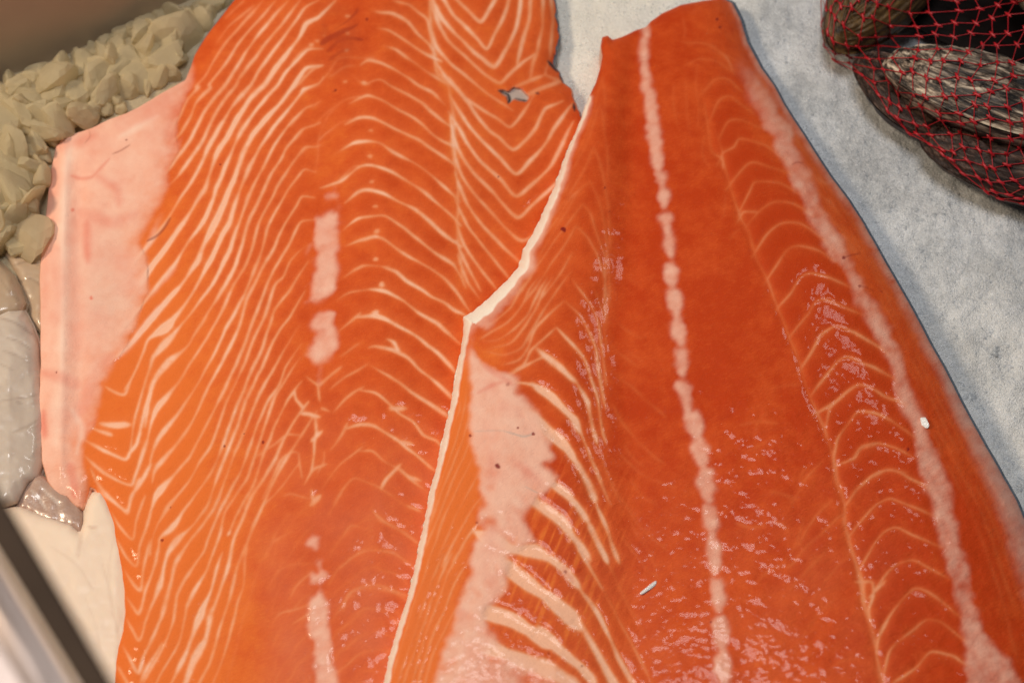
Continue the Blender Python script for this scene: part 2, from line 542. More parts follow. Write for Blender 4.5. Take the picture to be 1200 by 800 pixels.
# ------------------------------------------------------------------ lower fillet (left)
F1_OUT = [(290, -30), (275, 0), (256, 24), (240, 45), (228, 66), (224, 78), (217, 94), (190, 109), (162, 126), (148, 133), (128, 140), (108, 150), (86, 157),
          (72, 163), (66, 172), (61, 195), (57, 225), (53, 260), (49, 290), (47, 330), (48, 380), (48, 430), (46, 470), (48, 510), (50, 540),
          (56, 563), (66, 577), (78, 581), (88, 592), (96, 594), (101, 586), (106, 570), (112, 573), (121, 590), (131, 612), (134, 636), (142, 662),
          (146, 690), (147, 715), (145, 738), (139, 757), (134, 776), (134, 800), (138, 900),
          (470, 900), (520, 780), (600, 620), (640, 480), (690, 330), (720, 240), (690, 150), (674, 128), (674, 118), (668, 103), (660, 97), (656, 88),
          (649, 76), (650, 62), (655, 45), (653, 25), (650, 0), (649, -30)]
HOLE = [(585, 106), (596, 108), (602, 102), (612, 105), (620, 114), (616, 119), (604, 117), (597, 121), (594, 113)]
s1 = Sheet(40, 728, -32, 860, 1.25)
sdf1 = poly_sdf(s1.X, s1.Y, F1_OUT)
hole = poly_sdf(s1.X, s1.Y, HOLE)
near_right = sstep(560, 640, s1.X) * sstep(180, 120, s1.Y)
sdf1 = sdf1 + near_right * (2.6 * fbm(s1.X, s1.Y, 11, 3, 3)) + (1 - near_right) * 0.5 * fbm(s1.X, s1.Y, 14, 6, 2)

FAT1 = '''
1.1 .5 | 287,0 274,12 263,22
1.2 .6 | 298,6 286,16 269,30 259,43 253,52
1.3 0.70 | 308.5,0.0 295.0,16.5 280.0,33.0 265.0,49.5 253.0,67.5 241.0,88.5 229.0,102.0 233.5,101.5 220.0,116.5 209.5,137.5 199.0,154.0
1.4 0.85 | 323.5,0.0 310.0,16.5 295.0,33.0 280.0,51.0 269.5,67.5 256.0,85.5 244.7,99.7 247.0,103.0 230.5,119.5 223.0,137.5 212.5,155.5 202.0,166.0
1.4 0.85 | 338.5,0.0 323.5,16.5 308.5,33.7 295.0,51.0 284.5,67.5 275.5,82.5 263.5,100.0 245.5,122.5 235.0,139.0 224.5,161.5 209.5,182.5 194.5,203.5
1.5 0.80 | 352.0,0.0 338.5,18.0 325.0,34.5 310.0,52.5 295.0,73.5 280.0,93.0 277.0,100.0 260.5,121.0 250.0,137.5 238.0,164.5 224.5,184.0 209.5,205.0 197.5,218.5
1.7 0.90 | 374.5,0.0 358.0,9.0 347.5,24.0 335.5,40.5 322.0,58.5 305.5,79.5 293.5,100.0 274.0,122.5 259.0,146.5 247.0,167.5 236.5,190.0 223.0,215.5 211.0,232.0 196.0,258.0 178.0,282.0 154.0,312.0 146.0,330.0
1.8 1.00 | 394.0,0.0 374.5,19.5 359.5,27.0 350.5,43.5 335.5,64.5 320.5,84.0 308.5,101.5 295.0,113.5 280.0,136.0 265.0,163.0 253.0,182.5 241.0,218.5 236.0,228.0 228.0,240.0 214.0,262.0 192.0,294.0 178.0,312.0 160.0,340.0 148.0,358.0
2.0 1.00 | 379.0,57.7 361.0,58.5 349.0,70.5 334.0,87.0 325.0,101.5 310.0,116.5 292.0,140.5 280.0,160.0 269.5,182.5 254.5,218.5 250.0,232.0 238.0,260.0 220.0,284.0 206.0,308.0 188.0,330.0 176.0,346.0 156.0,370.0 140.0,390.0
1.9 1.00 | 379.0,76.5 359.5,79.5 347.5,94.5 343.0,101.5 328.0,121.0 310.0,142.0 295.0,160.0 283.0,185.5 271.0,218.5 264.0,234.0 254.0,258.0 240.0,284.0 229.0,310.0 208.0,338.0 186.0,364.0 174.0,378.0 150.0,406.0 128.0,425.0
1.7 0.95 | 379.0,90.0 374.5,97.5 355.0,105.0 353.5,109.0 338.5,128.5 322.0,148.0 307.0,169.0 295.0,191.5 283.0,218.5 278.0,232.0 268.0,262.0 258.0,280.0 246.0,306.0 220.0,352.0 196.0,382.0 174.0,398.0 168.0,412.0 156.0,440.0 146.0,456.0
1.5 0.90 | 376.0,118.0 368.5,122.5 358.0,127.0 340.0,145.0 322.0,170.5 310.0,193.0 296.5,218.5 291.0,232.0 280.0,262.0 270.0,290.0 262.0,308.0 248.0,334.0 226.0,364.0 213.0,380.0 200.0,396.0 180.0,418.0 176.0,432.0 170.0,448.0 158.0,490.0 152.0,530.0
1.4 0.85 | 376.0,143.5 368.5,146.5 353.5,152.5 335.5,173.5 329.5,185.5 319.0,202.0 311.5,218.5 304.0,234.0 298.0,246.0 288.0,270.0 278.0,306.0 264.0,334.0 244.0,366.0 220.0,404.0 196.0,426.0 180.0,448.0 174.0,470.0 170.0,500.0
1.4 0.85 | 377.5,169.0 368.5,172.0 356.5,173.5 340.0,196.0 325.0,218.5 320.0,230.0 304.0,260.0 296.0,290.0 288.0,310.0 274.0,334.0 258.0,368.0 240.0,400.0 224.0,424.0 206.0,452.0 186.0,476.0 178.0,494.0 172.0,520.0
1.4 .85 | 371,202 358,198 352,204 338,222 328,240 314,266 308,290 300,312 284,350 266,382 248,420 230,452 212,480 186,514 178,532 174,550
1.4 .85 | 369,232 354,230 348,240 334,262 324,284 316,300 308,314 290,350 280,384 262,420 246,450 230,484 218,506 194,536 182,550 178,566
1.4 .85 | 369,257 354,259 348,268 338,288 328,304 320,318 308,346 292,388 278,424 270,440 256,470 242,498 230,520 220,538 202,558 184,580 174,606
1.3 .85 | 366,286 354,292 340,306 332,324 322,334 312,366 298,396 286,428 280,440 266,470 256,498 248,520 234,542 220,566 198,592 184,616 178,632 176,650
1.3 .8 | 362,305 338,342 322,362 318,376 306,410 294,436 276,480 264,512 256,534 246,556 230,578 214,600 200,620 188,630 186,646
1.3 .8 | 358,340 340,370 328,386 318,404 308,430 302,440 286,476 276,506 266,530 252,566 244,590 230,610 210,630 198,646 192,666 188,688 176,712 168,732
1.3 .8 | 352,380 334,408 316,440 300,470 290,496 280,520 270,544 258,578 248,600 232,622 218,640 206,660 200,686 192,704 184,738 168,770
1.3 .8 | 354,402 336,428 328,450 314,470 302,496 292,526 282,552 266,582 254,606 244,630 240,644 230,658 216,680 208,696 206,708 202,732 190,760 170,796 160,830
1.3 .8 | 352,418 338,440 322,466 310,500 300,530 290,560 276,580 264,600 258,624 250,646 240,672 228,692 218,714 214,738 206,760 184,798 170,830
1.3 .7 | 354,446 336,470 322,500 310,530 296,570 286,586 276,606 268,626
2.4 1 | 270,621 267,627
1.7 .9 | 261,646 254,666 248,690 240,708 230,732 218,765 202,798 190,830
1.5 .8 | 362,470 340,500 326,530 310,560 296,580 284,608 274,632 268,660 260,684 254,704 246,724 240,750 226,776 218,800 210,830
1.5 .75 | 372,480 352,512 334,540 318,570 302,606 290,634 280,658 274,680 268,704 258,734 248,770 234,800 226,830
1.2 .65 | 352,540 330,570 308,594 296,616 288,650 286,684 278,708 270,740 258,780 248,805 242,830
1.0 .35 | 340,600 320,630 304,664 296,690 286,720 274,770 262,805
# chevrons at the belly edge
1.7 .9 | 98,514 126,530 148,538 152,530 160,520 166,498 170,480 176,458
1.6 .85 | 100,534 120,552 140,564 154,568 158,558 168,530 174,512
1.5 .85 | 106,548 116,568 130,584 148,598 154,580 164,568 176,544
1.5 .8 | 112,572 124,582 140,592 150,602 154,586 164,560
1.5 .8 | 130,598 140,616 156,632 160,610 170,580
1.4 .8 | 136,630 148,652 160,663 164,640 178,598
1.4 .75 | 144,664 156,684 165,692 168,666 176,632
1.4 .75 | 148,698 156,710 163,719 170,692 182,660 186,640
1.4 .75 | 148,724 156,738 163,750 170,730 180,704 192,666
1.5 .8 | 144,756 153,772 162,788 170,764 188,726 202,676
1.5 .8 | 137,778 144,790 152,806 162,830
1.5 .7 | 164,800 176,776 190,752
1.8 .8 | 106,500 120,506 132,510
3.2 .8 | 116,495 134,498 153,498
1.4 .7 | 122,452 132,458 146,462 152,448 160,430
'''
SWELL = [(192, 380), (196, 430), (188, 480), (186, 520), (187, 580), (206, 640), (228, 700), (240, 740), (226, 790), (220, 840)]
def swell(x, y):
    d, _ = line_dist(x, y, SWELL)
    return 1 + 1.15 * np.exp(-(d / 11.0) ** 2) + 0.3 * np.exp(-((x - 245) / 24) ** 2 - ((y - 290) / 50) ** 2)
s1.strokes('fat', FAT1, wmul=1.2, smul=1.1, jit=0.6, wfun=swell)
FAT1B = '''
@420,0,5
1.0 .7 | 200,0 300,30 350,70 400,110 415,160 425,230
1.2 .8 | 100,70 200,80 280,120 340,190 400,250 430,290
1.2 .8 | 110,165 170,175 240,215 320,270 400,320 450,345
1.2 .7 | 140,265 210,285 280,340 350,380 430,440 480,470
1.2 .75 | 10,385 60,355 130,365 250,430 340,490 440,550 480,590
1.2 .75 | 30,500 120,470 180,500 280,550 370,605 430,660 510,720
1.2 .8 | -60,610 0,580 60,560 150,590 230,640 330,700 440,790 540,850
1.2 .8 | -80,730 0,690 80,690 180,740 290,790 400,850 540,950
@420,150,5
1.3 .85 | -100,130 -20,85 120,85 200,140 320,200 420,270 500,340 560,400
1.3 .85 | -230,350 -100,310 0,230 80,220 200,265 330,335 430,410 510,480 570,540
1.3 .85 | -80,440 0,375 60,360 150,385 250,440 340,480 420,550 480,610 570,670
1.3 .85 | -90,600 0,530 100,515 170,520 270,590 380,680 480,750 560,800 610,900
1.3 .8 | -80,690 0,660 100,640 170,660 240,720 350,780 400,810 500,880 560,940 630,1040
@320,300,5
1.1 .6 | 400,130 520,60 640,60
1.4 .85 | 640,60 720,90 790,150 880,200 930,240 1010,280 1100,335
1.1 .6 | 370,260 450,215 560,195
1.4 .85 | 560,195 660,205 760,260 850,330 940,380 1010,440 1080,500
1.1 .55 | 380,440 480,360
1.5 .85 | 480,355 620,355 720,400 820,460 920,530 990,600 1060,670
1.0 .5 | 390,590 480,530
1.4 .8 | 560,535 600,525 700,550 780,590 850,660 930,720 1010,790 1060,840
2.2 .8 | 660,480 710,500 730,540
1.5 .8 | 570,640 650,690 740,740 810,795 890,850 980,910 1080,970
1.0 .5 | 330,780 420,710 520,650
@310,440,5
1.1 .6 | 400,215 480,130 550,85
1.3 .75 | 550,85 650,100 730,160 790,220 870,270 930,350 1010,385 1040,430
1.1 .6 | 380,440 420,390 470,310
1.4 .8 | 470,310 560,285 650,300 740,350 830,420 900,470 970,540 1000,560
1.1 .6 | 340,660 430,530 540,440
1.1 .6 | 540,440 630,440 700,500 790,550 870,620 940,670
1.4 .7 | 680,670 720,600 770,545
1.2 .6 | 790,540 850,590 880,600
1.0 .5 | 400,750 470,650 540,600 640,640 750,700 820,760
1.6 .6 | 830,760 880,780
2.4 .6 | 730,190 790,190
2.2 .5 | 750,370 830,390
@310,580,5
0.9 .4 | 370,120 410,60 440,10
1.6 .45 | 620,80 700,150 770,190 900,280
0.9 .4 | 430,280 500,180 560,190
1.4 .4 | 440,430 520,360 620,320 750,340 850,410
1.4 .4 | 460,680 500,570 620,520 740,550 830,590
1.0 .5 | 150,600 190,530 250,470
1.2 .5 | 50,740 100,690 180,670 260,640
1.2 .5 | 150,760 200,730 250,700
0.9 .35 | 20,560 60,470 130,410 240,400
0.9 .35 | 0,380 60,270 120,230
1.0 .4 | 500,720 600,660 720,690 790,760
1.0 .35 | 400,830 480,760 560,700
@310,440,5
1.6 .7 | 175,80 190,140 205,160
2.0 .8 | 215,225 260,225 285,230
1.2 .7 | 300,230 305,330 290,400 285,480 270,560 250,600
2.0 .7 | 270,385 310,350
1.4 .7 | 240,0 280,30 315,60 320,110
2.2 .7 | 260,590 300,545 325,535
1.0 .5 | 220,345 130,345 60,400 0,440
1.2 .5 | 200,450 160,445 100,490 60,570 10,680
1.0 .5 | 200,450 215,560
1.2 .4 | 100,710 160,690 215,705
2.6 .7 | 270,760 300,730
1.4 .6 | 275,660 285,720
1.2 .6 | 330,190 345,195
1.0 .5 | 350,440 350,500 330,540
1.2 .6 | 320,60 360,20 420,-30
'''
s1.strokes('fat', FAT1B, wmul=1.35, smul=1.2, ext=1, jit=0.9, rough=0.5)
FAT1C = '''
@420,0,5
1.2 .6 | 430,-60 420,0 420,100 430,200 440,300 460,420 520,480 540,580 560,700 560,790 570,900
1.5 .9 | 560,-160 650,-60 690,-20 720,-70
1.6 .95 | 510,-80 575,0 640,60 715,130 760,70 800,0 830,-80
1.6 .95 | 430,-90 500,0 560,90 640,170 700,230 755,290 800,200 850,100 880,0 890,-100
1.5 .9 | 420,-40 450,30 490,110 560,190 650,280 720,340 795,395 860,300 910,200 940,100 950,0 950,-80
1.4 .85 | 440,60 480,160 520,230 600,310 700,400 770,460 830,490 880,440 960,370 1000,340
1.4 .85 | 430,180 460,280 550,380 660,470 770,560 870,625
1.3 .85 | 465,380 520,460 600,550 720,640 820,700 890,745 960,670 1010,590
1.8 .8 | 1020,-60 1010,0 1000,120 960,250 940,330
1.6 .7 | 1080,-60 1080,0 1080,150 1055,260
1.6 .7 | 1125,-60 1132,0 1140,130 1125,300
1.6 .5 | 1050,310 1020,380 1010,440
1.6 .6 | 940,500 990,480 1040,460
1.8 .6 | 1010,545 1080,515 1150,490
1.3 .5 | 1110,380 1100,440 1180,470
@420,150,5
1.5 .9 | 560,-260 640,-150 750,0 830,60 905,130 970,80 1040,0 1090,-110 1160,-140
1.6 .95 | 555,-160 610,-70 660,0 740,90 830,180 925,270 1010,190 1090,100 1150,0 1190,-60 1230,-110
1.6 .9 | 550,-60 590,0 640,90 720,200 830,300 925,400 1030,320 1130,220 1190,100 1240,0
1.5 .9 | 545,-20 560,60 610,170 690,280 790,380 930,525 1010,460 1090,390 1180,300
1.4 .85 | 560,120 580,210 620,300 700,410 800,520 940,655 1010,640 1100,540
1.4 .85 | 580,300 640,450 720,560 830,680 950,790 1040,860
1.3 .8 | 585,460 640,570 700,650 800,780 880,880
1.3 .8 | 585,590 620,680 690,790 790,920
1.3 .8 | 590,700 630,790 700,920
1.2 .7 | 595,780 640,900 690,970
1.0 .6 | 545,20 550,100 560,200 580,320 585,480 580,600 590,700 600,790 610,880
'''
s1.strokes('fat', FAT1C, wmul=1.4, ext=2, jit=0.5, rough=0.3)

# fainter arcs towards the near end
for k_ in range(9):
    y_ = 612 + 25 * k_ + random.uniform(-4, 4)
    s1.stroke('fat', [(382 + random.uniform(-3, 3), y_ + 46), (400, y_ + 22), (424, y_ + 3), (442, y_)], 1.2, random.uniform(.32, .5), jit=2.2, rough=0.8)
    s1.stroke('fat', [(440, y_), (462, y_ + 6), (482, y_ + 20), (500, y_ + 38), (512, y_ + 52)], 1.5, random.uniform(.34, .52), jit=2.4, rough=0.8)
    s1.stroke('fat', [(366, y_ - 22), (346, y_ - 2), (328, y_ + 26), (316, y_ + 58)], 1.1, random.uniform(.3, .45), jit=2.2, rough=0.8)
# arcs carried on down to the middle line, and ragged joints there
s1.strokes('fat', '''
@340,0,3.523
1.1 .6 | 330,45 360,45 420,60 470,85 500,110
1.1 .6 | 90,190 60,200 0,270
1.3 .6 | 140,270 100,285 60,320 0,380
1.3 .6 | 125,350 110,355 60,375 0,440
1.5 .6 | 120,430 110,440 60,455 0,520
1.1 .5 | 160,320 190,300 230,275 270,270
1.0 .5 | 120,345 160,300 200,240 270,240 350,235
1.2 .6 | 100,520 130,490 170,450 230,410 290,395
1.3 .6 | 100,520 60,525 0,600
1.2 .6 | 110,590 150,550 220,500 300,485
1.5 .6 | 120,605 70,610 0,680
1.2 .6 | 180,640 240,600 310,585
1.4 .6 | 105,715 60,700 0,770
1.2 .6 | 120,780 190,755 260,690 320,685
1.1 .5 | 105,715 115,640 120,560 160,480 200,440
1.4 .5 | 260,310 300,345 330,350
''', jit=1.0, rough=0.6)
for x, y, rr in [(407, 19, 2.6), (407, 39, 2.8), (406, 59, 2.4), (427, 97, 3.2), (435, 153, 2.4), (433, 183, 3.0), (436, 213, 2.8), (440, 242, 2.8), (442, 271, 3.2), (440, 303, 3), (448, 333, 3.2), (440, 366, 4.0), (364, 52, 3), (372, 48, 2.4), (380, 42, 2), (404, 96, 2.5), (462, 402, 2.6)]:
    s1.spot('fat', x, y, rr, 0.8, 0.7)

PATCH1 = parse('''
@340,200,3.2
1 | 100,180 140,160 182,140 186,200 176,250 180,300 176,330 184,360 172,400 170,440 166,470 110,490 58,492 82,450 78,420 100,380 92,330 100,290 94,260
2 | 68,578 92,540 130,534 166,528 170,560 172,600 176,660 165,702 130,712 100,722 58,692 90,640 100,606
3 | 138,98 168,68 186,86 184,132 160,108
@340,600,4
4 | 70,150 110,110 155,105 140,150 125,185
5 | 130,215 155,215 150,260 172,280 155,350 150,400 185,440 180,560 195,620 190,690 215,740 222,800 240,920 250,1040 140,1040 130,920 115,800 120,700 110,600 85,530 80,470 95,400 125,390 130,350 90,345 100,300 125,280
''')
part1 = np.zeros(s1.X.shape, int)
s1.field('membrane')
MEM1 = [(226, 40), (227, 96), (212, 125), (205, 160), (209, 178), (198, 200), (196, 226), (183, 247), (170, 270), (162, 284), (172, 300), (174, 340), (162, 372), (150, 405),
        (131, 430), (121, 449), (117, 476), (108, 503), (98, 517), (97, 540), (101, 560), (106, 604), (60, 640), (10, 560), (10, 150), (60, 120), (200, 50)]
mem1 = s1.poly('membrane', MEM1, 1.0, 3.0, 3.0, 14)
part1[mem1 > 0.5] = 1
# streaks where the membrane frays into the muscle
s1.strokes('membrane', '''
2.4 .8 | 204,150 190,176 176,200
2.4 .8 | 214,160 200,190 186,214
2.6 .8 | 190,250 172,290 150,320
2.6 .8 | 176,312 158,336 140,360
3.0 .9 | 196,352 174,376 150,406 130,424
2.2 .7 | 206,312 184,338 166,356
2.5 .8 | 226,98 214,116 200,140
''', soft=1.6)
pid = 2
names1 = {0: 'flesh', 1: 'belly_membrane'}
for h, p in PATCH1:
    m = s1.poly('membrane', p, 0.88, 4.5, 5.0, 9)
    part1[(m > 0.5)] = pid; names1[pid] = 'fat_patch'; pid += 1
s1.strokes('membrane', '''
2.0 .7 | 376,425 374,440 375,452
1.2 .7 | 366,284 362,292 358,300
1.2 .7 | 364,330 356,338
2.0 .5 | 373,640 374,652
''')
tear = sstep(-1.5, 2.0, hole + 1.6 * fbm(s1.X, s1.Y, 6, 44, 2))
s1.field('dark'); s1.field('grey')
s1.f['grey'] = np.maximum(s1.f['grey'], tear * 1.5)
s1.f['grey'] = np.maximum(s1.f['grey'], 0.36 * np.exp(-((s1.X - 122) / 34) ** 2 - ((s1.Y - 335) / 62) ** 2) * (0.8 + 0.5 * fbm(s1.X, s1.Y, 30, 35, 3)))
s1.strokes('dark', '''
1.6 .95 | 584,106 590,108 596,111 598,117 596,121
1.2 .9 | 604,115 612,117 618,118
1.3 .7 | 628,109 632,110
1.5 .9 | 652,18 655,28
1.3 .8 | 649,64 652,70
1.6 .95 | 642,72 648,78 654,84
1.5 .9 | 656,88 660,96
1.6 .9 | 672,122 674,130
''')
s1.field('blood'); s1.field('flush'); s1.field('white_fat_lip_light'); s1.field('grey')
for x, y, r in [(85, 246, 3.2), (107, 349, 2.6), (148, 164, 1.5), (258, 193, 1.6), (66, 436, 1.3), (286, 508, 1.2), (263, 523, 1.4), (308, 518, 2.0), (190, 633, 2.0), (200, 594, 1.4), (430, 23, 2), (393, 106, 1.5), (584, 207, 1.4)]:
    s1.spot('blood' if r < 2.2 else 'flush', x, y, r, 0.8)
s1.strokes('blood', '''
1.3 .55 | 200,255 192,268 184,276 172,282
1.0 .45 | 132,180 142,176 152,170
.8 .35 | 104,152 106,160 100,168
''')
s1.strokes('flush', '''
1.6 .55 | 84,206 96,209 108,207 118,196 128,186
4 .5 | 102,270 101,288 102,305
5 .35 | 78,168 96,164 112,158
5 .42 | 120,210 136,222 140,240
3 .5 | 86,560 88,572 87,582
8 .4 | 62,440 80,445 90,452
6 .3 | 100,250 130,260 160,250
9 .22 | 150,140 180,128 200,112
7 .25 | 66,300 70,340 66,380
10 .2 | 100,470 112,440 130,420
''', soft=2.5)
s1.strokes('flush', '''
4 .5 | 85,556 87,566 88,574
2.5 .5 | 84,560 86,570
''', soft=1.5)
s1.strokes('white_fat_lip_light', '''
4 .38 | 84,168 76,215 73,280 72,350 72,420 68,470 66,520
3 .3 | 140,160 160,150 185,136
3 .3 | 84,480 96,500 90,530
''', soft=4, rough=0.6)  # the long stroke is the rolled lip's highlight, put into the colour
s1.strokes('flush', '''
4 .30 | 60,200 56,260 53,320 52,360
3 .6 | 51,480 51,498 52,512
5 .22 | 88,250 86,330 88,420
''', soft=4)
s1.f['flush'] = np.clip(s1.f['flush'] + 0.30 * np.clip(fbm(s1.X, s1.Y, 32, 211, 4), 0, 1) * (s1.f['membrane'] > 0.3), 0, 1)
# bruised, redder flesh near the upper middle
stri = np.clip(n2(s1.X * 0.22 + 0.12 * s1.Y, s1.Y + 0.2 * s1.X, 5.0, 207), 0, 1)
s1.f['membrane'] = np.where(part1 >= 2, s1.f['membrane'] * (1 - 0.38 * stri), s1.f['membrane'])
md = poly_sdf(s1.X, s1.Y, MEM1)
soften(s1, 2, -2, 0.58)
mcell = np.exp(-np.clip(md, 0, None) / 11.0) * (part1 < 2) * sstep(30, 60, s1.Y)
s1.f['membrane'] = np.where(part1 < 2, s1.f['membrane'] * (1 - 0.75 * mcell * (1 - s1.f['fat'])), s1.f['membrane'])
fray(s1)
s1.strokes('blood', '''
3 .5 | 376,52 388,44 402,36 418,28
2 .45 | 384,60 396,50 412,44 424,46
2 .4 | 386,70 398,62 412,58
1.6 .4 | 396,30 410,22 420,10
1 .6 | 390,107 395,104
''', soft=2, jit=2, rough=0.8)
mb = np.exp(-(((s1.X - 398) / 26) ** 2 + ((s1.Y - 45) / 42) ** 2)) * (0.5 + 0.5 * fbm(s1.X, s1.Y, 12, 8, 3))
s1.f['blood'] = np.maximum(s1.f['blood'], np.clip(mb, 0, 1) * 0.55)
belly = sstep(330, 180, s1.X - 0.10 * (s1.Y - 400))
tone1 = 0.52 - 0.50 * belly * sstep(60, 420, s1.Y) + 0.10 * sstep(380, 520, s1.X) - 0.15 * belly
tone1 -= 0.16 * sstep(690, 560, s1.X) * sstep(500, 530, s1.X) * sstep(260, 120, s1.Y)
tone1 -= 0.22 * np.exp(-(line_dist(s1.X, s1.Y, [(506, -30), (506, 60), (528, 120), (534, 180), (536, 260), (540, 340), (544, 420)])[0] / 9) ** 2)
tone1 -= 0.2 * np.exp(-((s1.X - 392) / 22) ** 2 - ((s1.Y - 185) / 60) ** 2)
tone1 += 0.10 * fbm(s1.X, s1.Y, 60, 21, 3)
s1.f['tone'] = tone1
s1.f['milky'] = np.clip(sstep(420, 640, s1.Y) * sstep(270, 340, s1.X) * (0.65 + 0.5 * fbm(s1.X, s1.Y, 46, 31, 3)), 0, 1)

def f1_top(x, y):
    t = np.interp(x, [40, 100, 160, 250, 380, 450, 530, 600, 680, 760], [9.5, 10.5, 12.5, 16, 20, 22, 20.5, 17, 12.5, 10]) * 0.001
    return t
def f1_height(x, y, d):
    e = np.clip(d / 26, 0, 1)
    return f1_top(x, y) * (0.62 + 0.38 * np.sqrt(1 - (1 - e) ** 2))
h1 = blur(f1_height(s1.X, s1.Y, sdf1), 3.0)
# rolled lip of the belly edge, bone ridges, groove along the middle, raised fat
lip = np.exp(-((s1.X - (75 - 0.012 * (s1.Y - 170))) / 7.0) ** 2) * sstep(150, 180, s1.Y) * sstep(580, 540, s1.Y)
h1 += 0.0012 * lip - 0.0010 * np.exp(-((s1.X - 92) / 9.0) ** 2) * sstep(170, 220, s1.Y) * sstep(520, 480, s1.Y)
h1 -= 0.0009 * blur(s1.f['fat'], 3.0) * (part1 == 0)
h1 -= 0.0022 * tear
h1 -= 0.0004 * np.exp(-((s1.X - 378) / 22.0) ** 2)
h1 += 0.00018 * s1.f['fat'] + 0.00025 * s1.f['membrane'] + 0.0009 * fbm(s1.X, s1.Y, 70, 41, 2) + 0.00016 * fbm(s1.X, s1.Y, 9, 42, 3)
h1 += 0.0004 * fbm(s1.X, s1.Y, 16, 43, 2) * sstep(330, 420, s1.X) * sstep(380, 520, s1.Y)

A_KEYS = ['fat', 'membrane', 'tone', 'milky', 'blood', 'flush', 'white_fat_lip_light', 'grey', 'dark']

# ------------------------------------------------------------------ upper fillet (right)
F2_LEFT = [(690, 115), (684, 132), (676, 150), (664, 178), (656, 200), (648, 222), (640, 240), (632, 258), (622, 278), (613, 292), (608, 312), (592, 330), (572, 350), (556, 364), (543, 371),
           (543, 392), (537, 424), (532, 450), (527, 478), (518, 515), (511, 548), (503, 580), (495, 620), (489, 648), (480, 690), (472, 716), (464, 740), (456, 768), (449, 800), (440, 850), (430, 900)]
F2_RIGHT = [(858, 4), (868, 24), (876, 50), (892, 80), (908, 102), (922, 128), (942, 158), (956, 180), (972, 205), (994, 234), (1012, 262), (1032, 298), (1052, 332), (1071, 366), (1090, 402),
            (1108, 434), (1128, 474), (1150, 514), (1172, 552), (1192, 588), (1206, 622), (1230, 690), (1250, 760), (1262, 900)]
F2_OUT = F2_LEFT[::-1] + [(698, 98), (704, 78), (706, 66), (704, 54), (706, 44), (712, 42), (718, 47), (728, 44), (745, 36), (757, 32), (762, 26), (776, 16), (798, 6), (826, 1), (846, -2)] + F2_RIGHT
s2 = Sheet(430, 1262, -12, 862, 1.25)
sdf2 = poly_sdf(s2.X, s2.Y, F2_OUT)
dL, sL = line_dist(s2.X, s2.Y, F2_LEFT)
dR, sR = line_dist(s2.X, s2.Y, F2_RIGHT)
sdf2 = sdf2 + sstep(10, 3, dL) * 1.5 * fbm(s2.X, s2.Y, 7, 13, 3) + 0.35 * fbm(s2.X, s2.Y, 12, 16, 2)

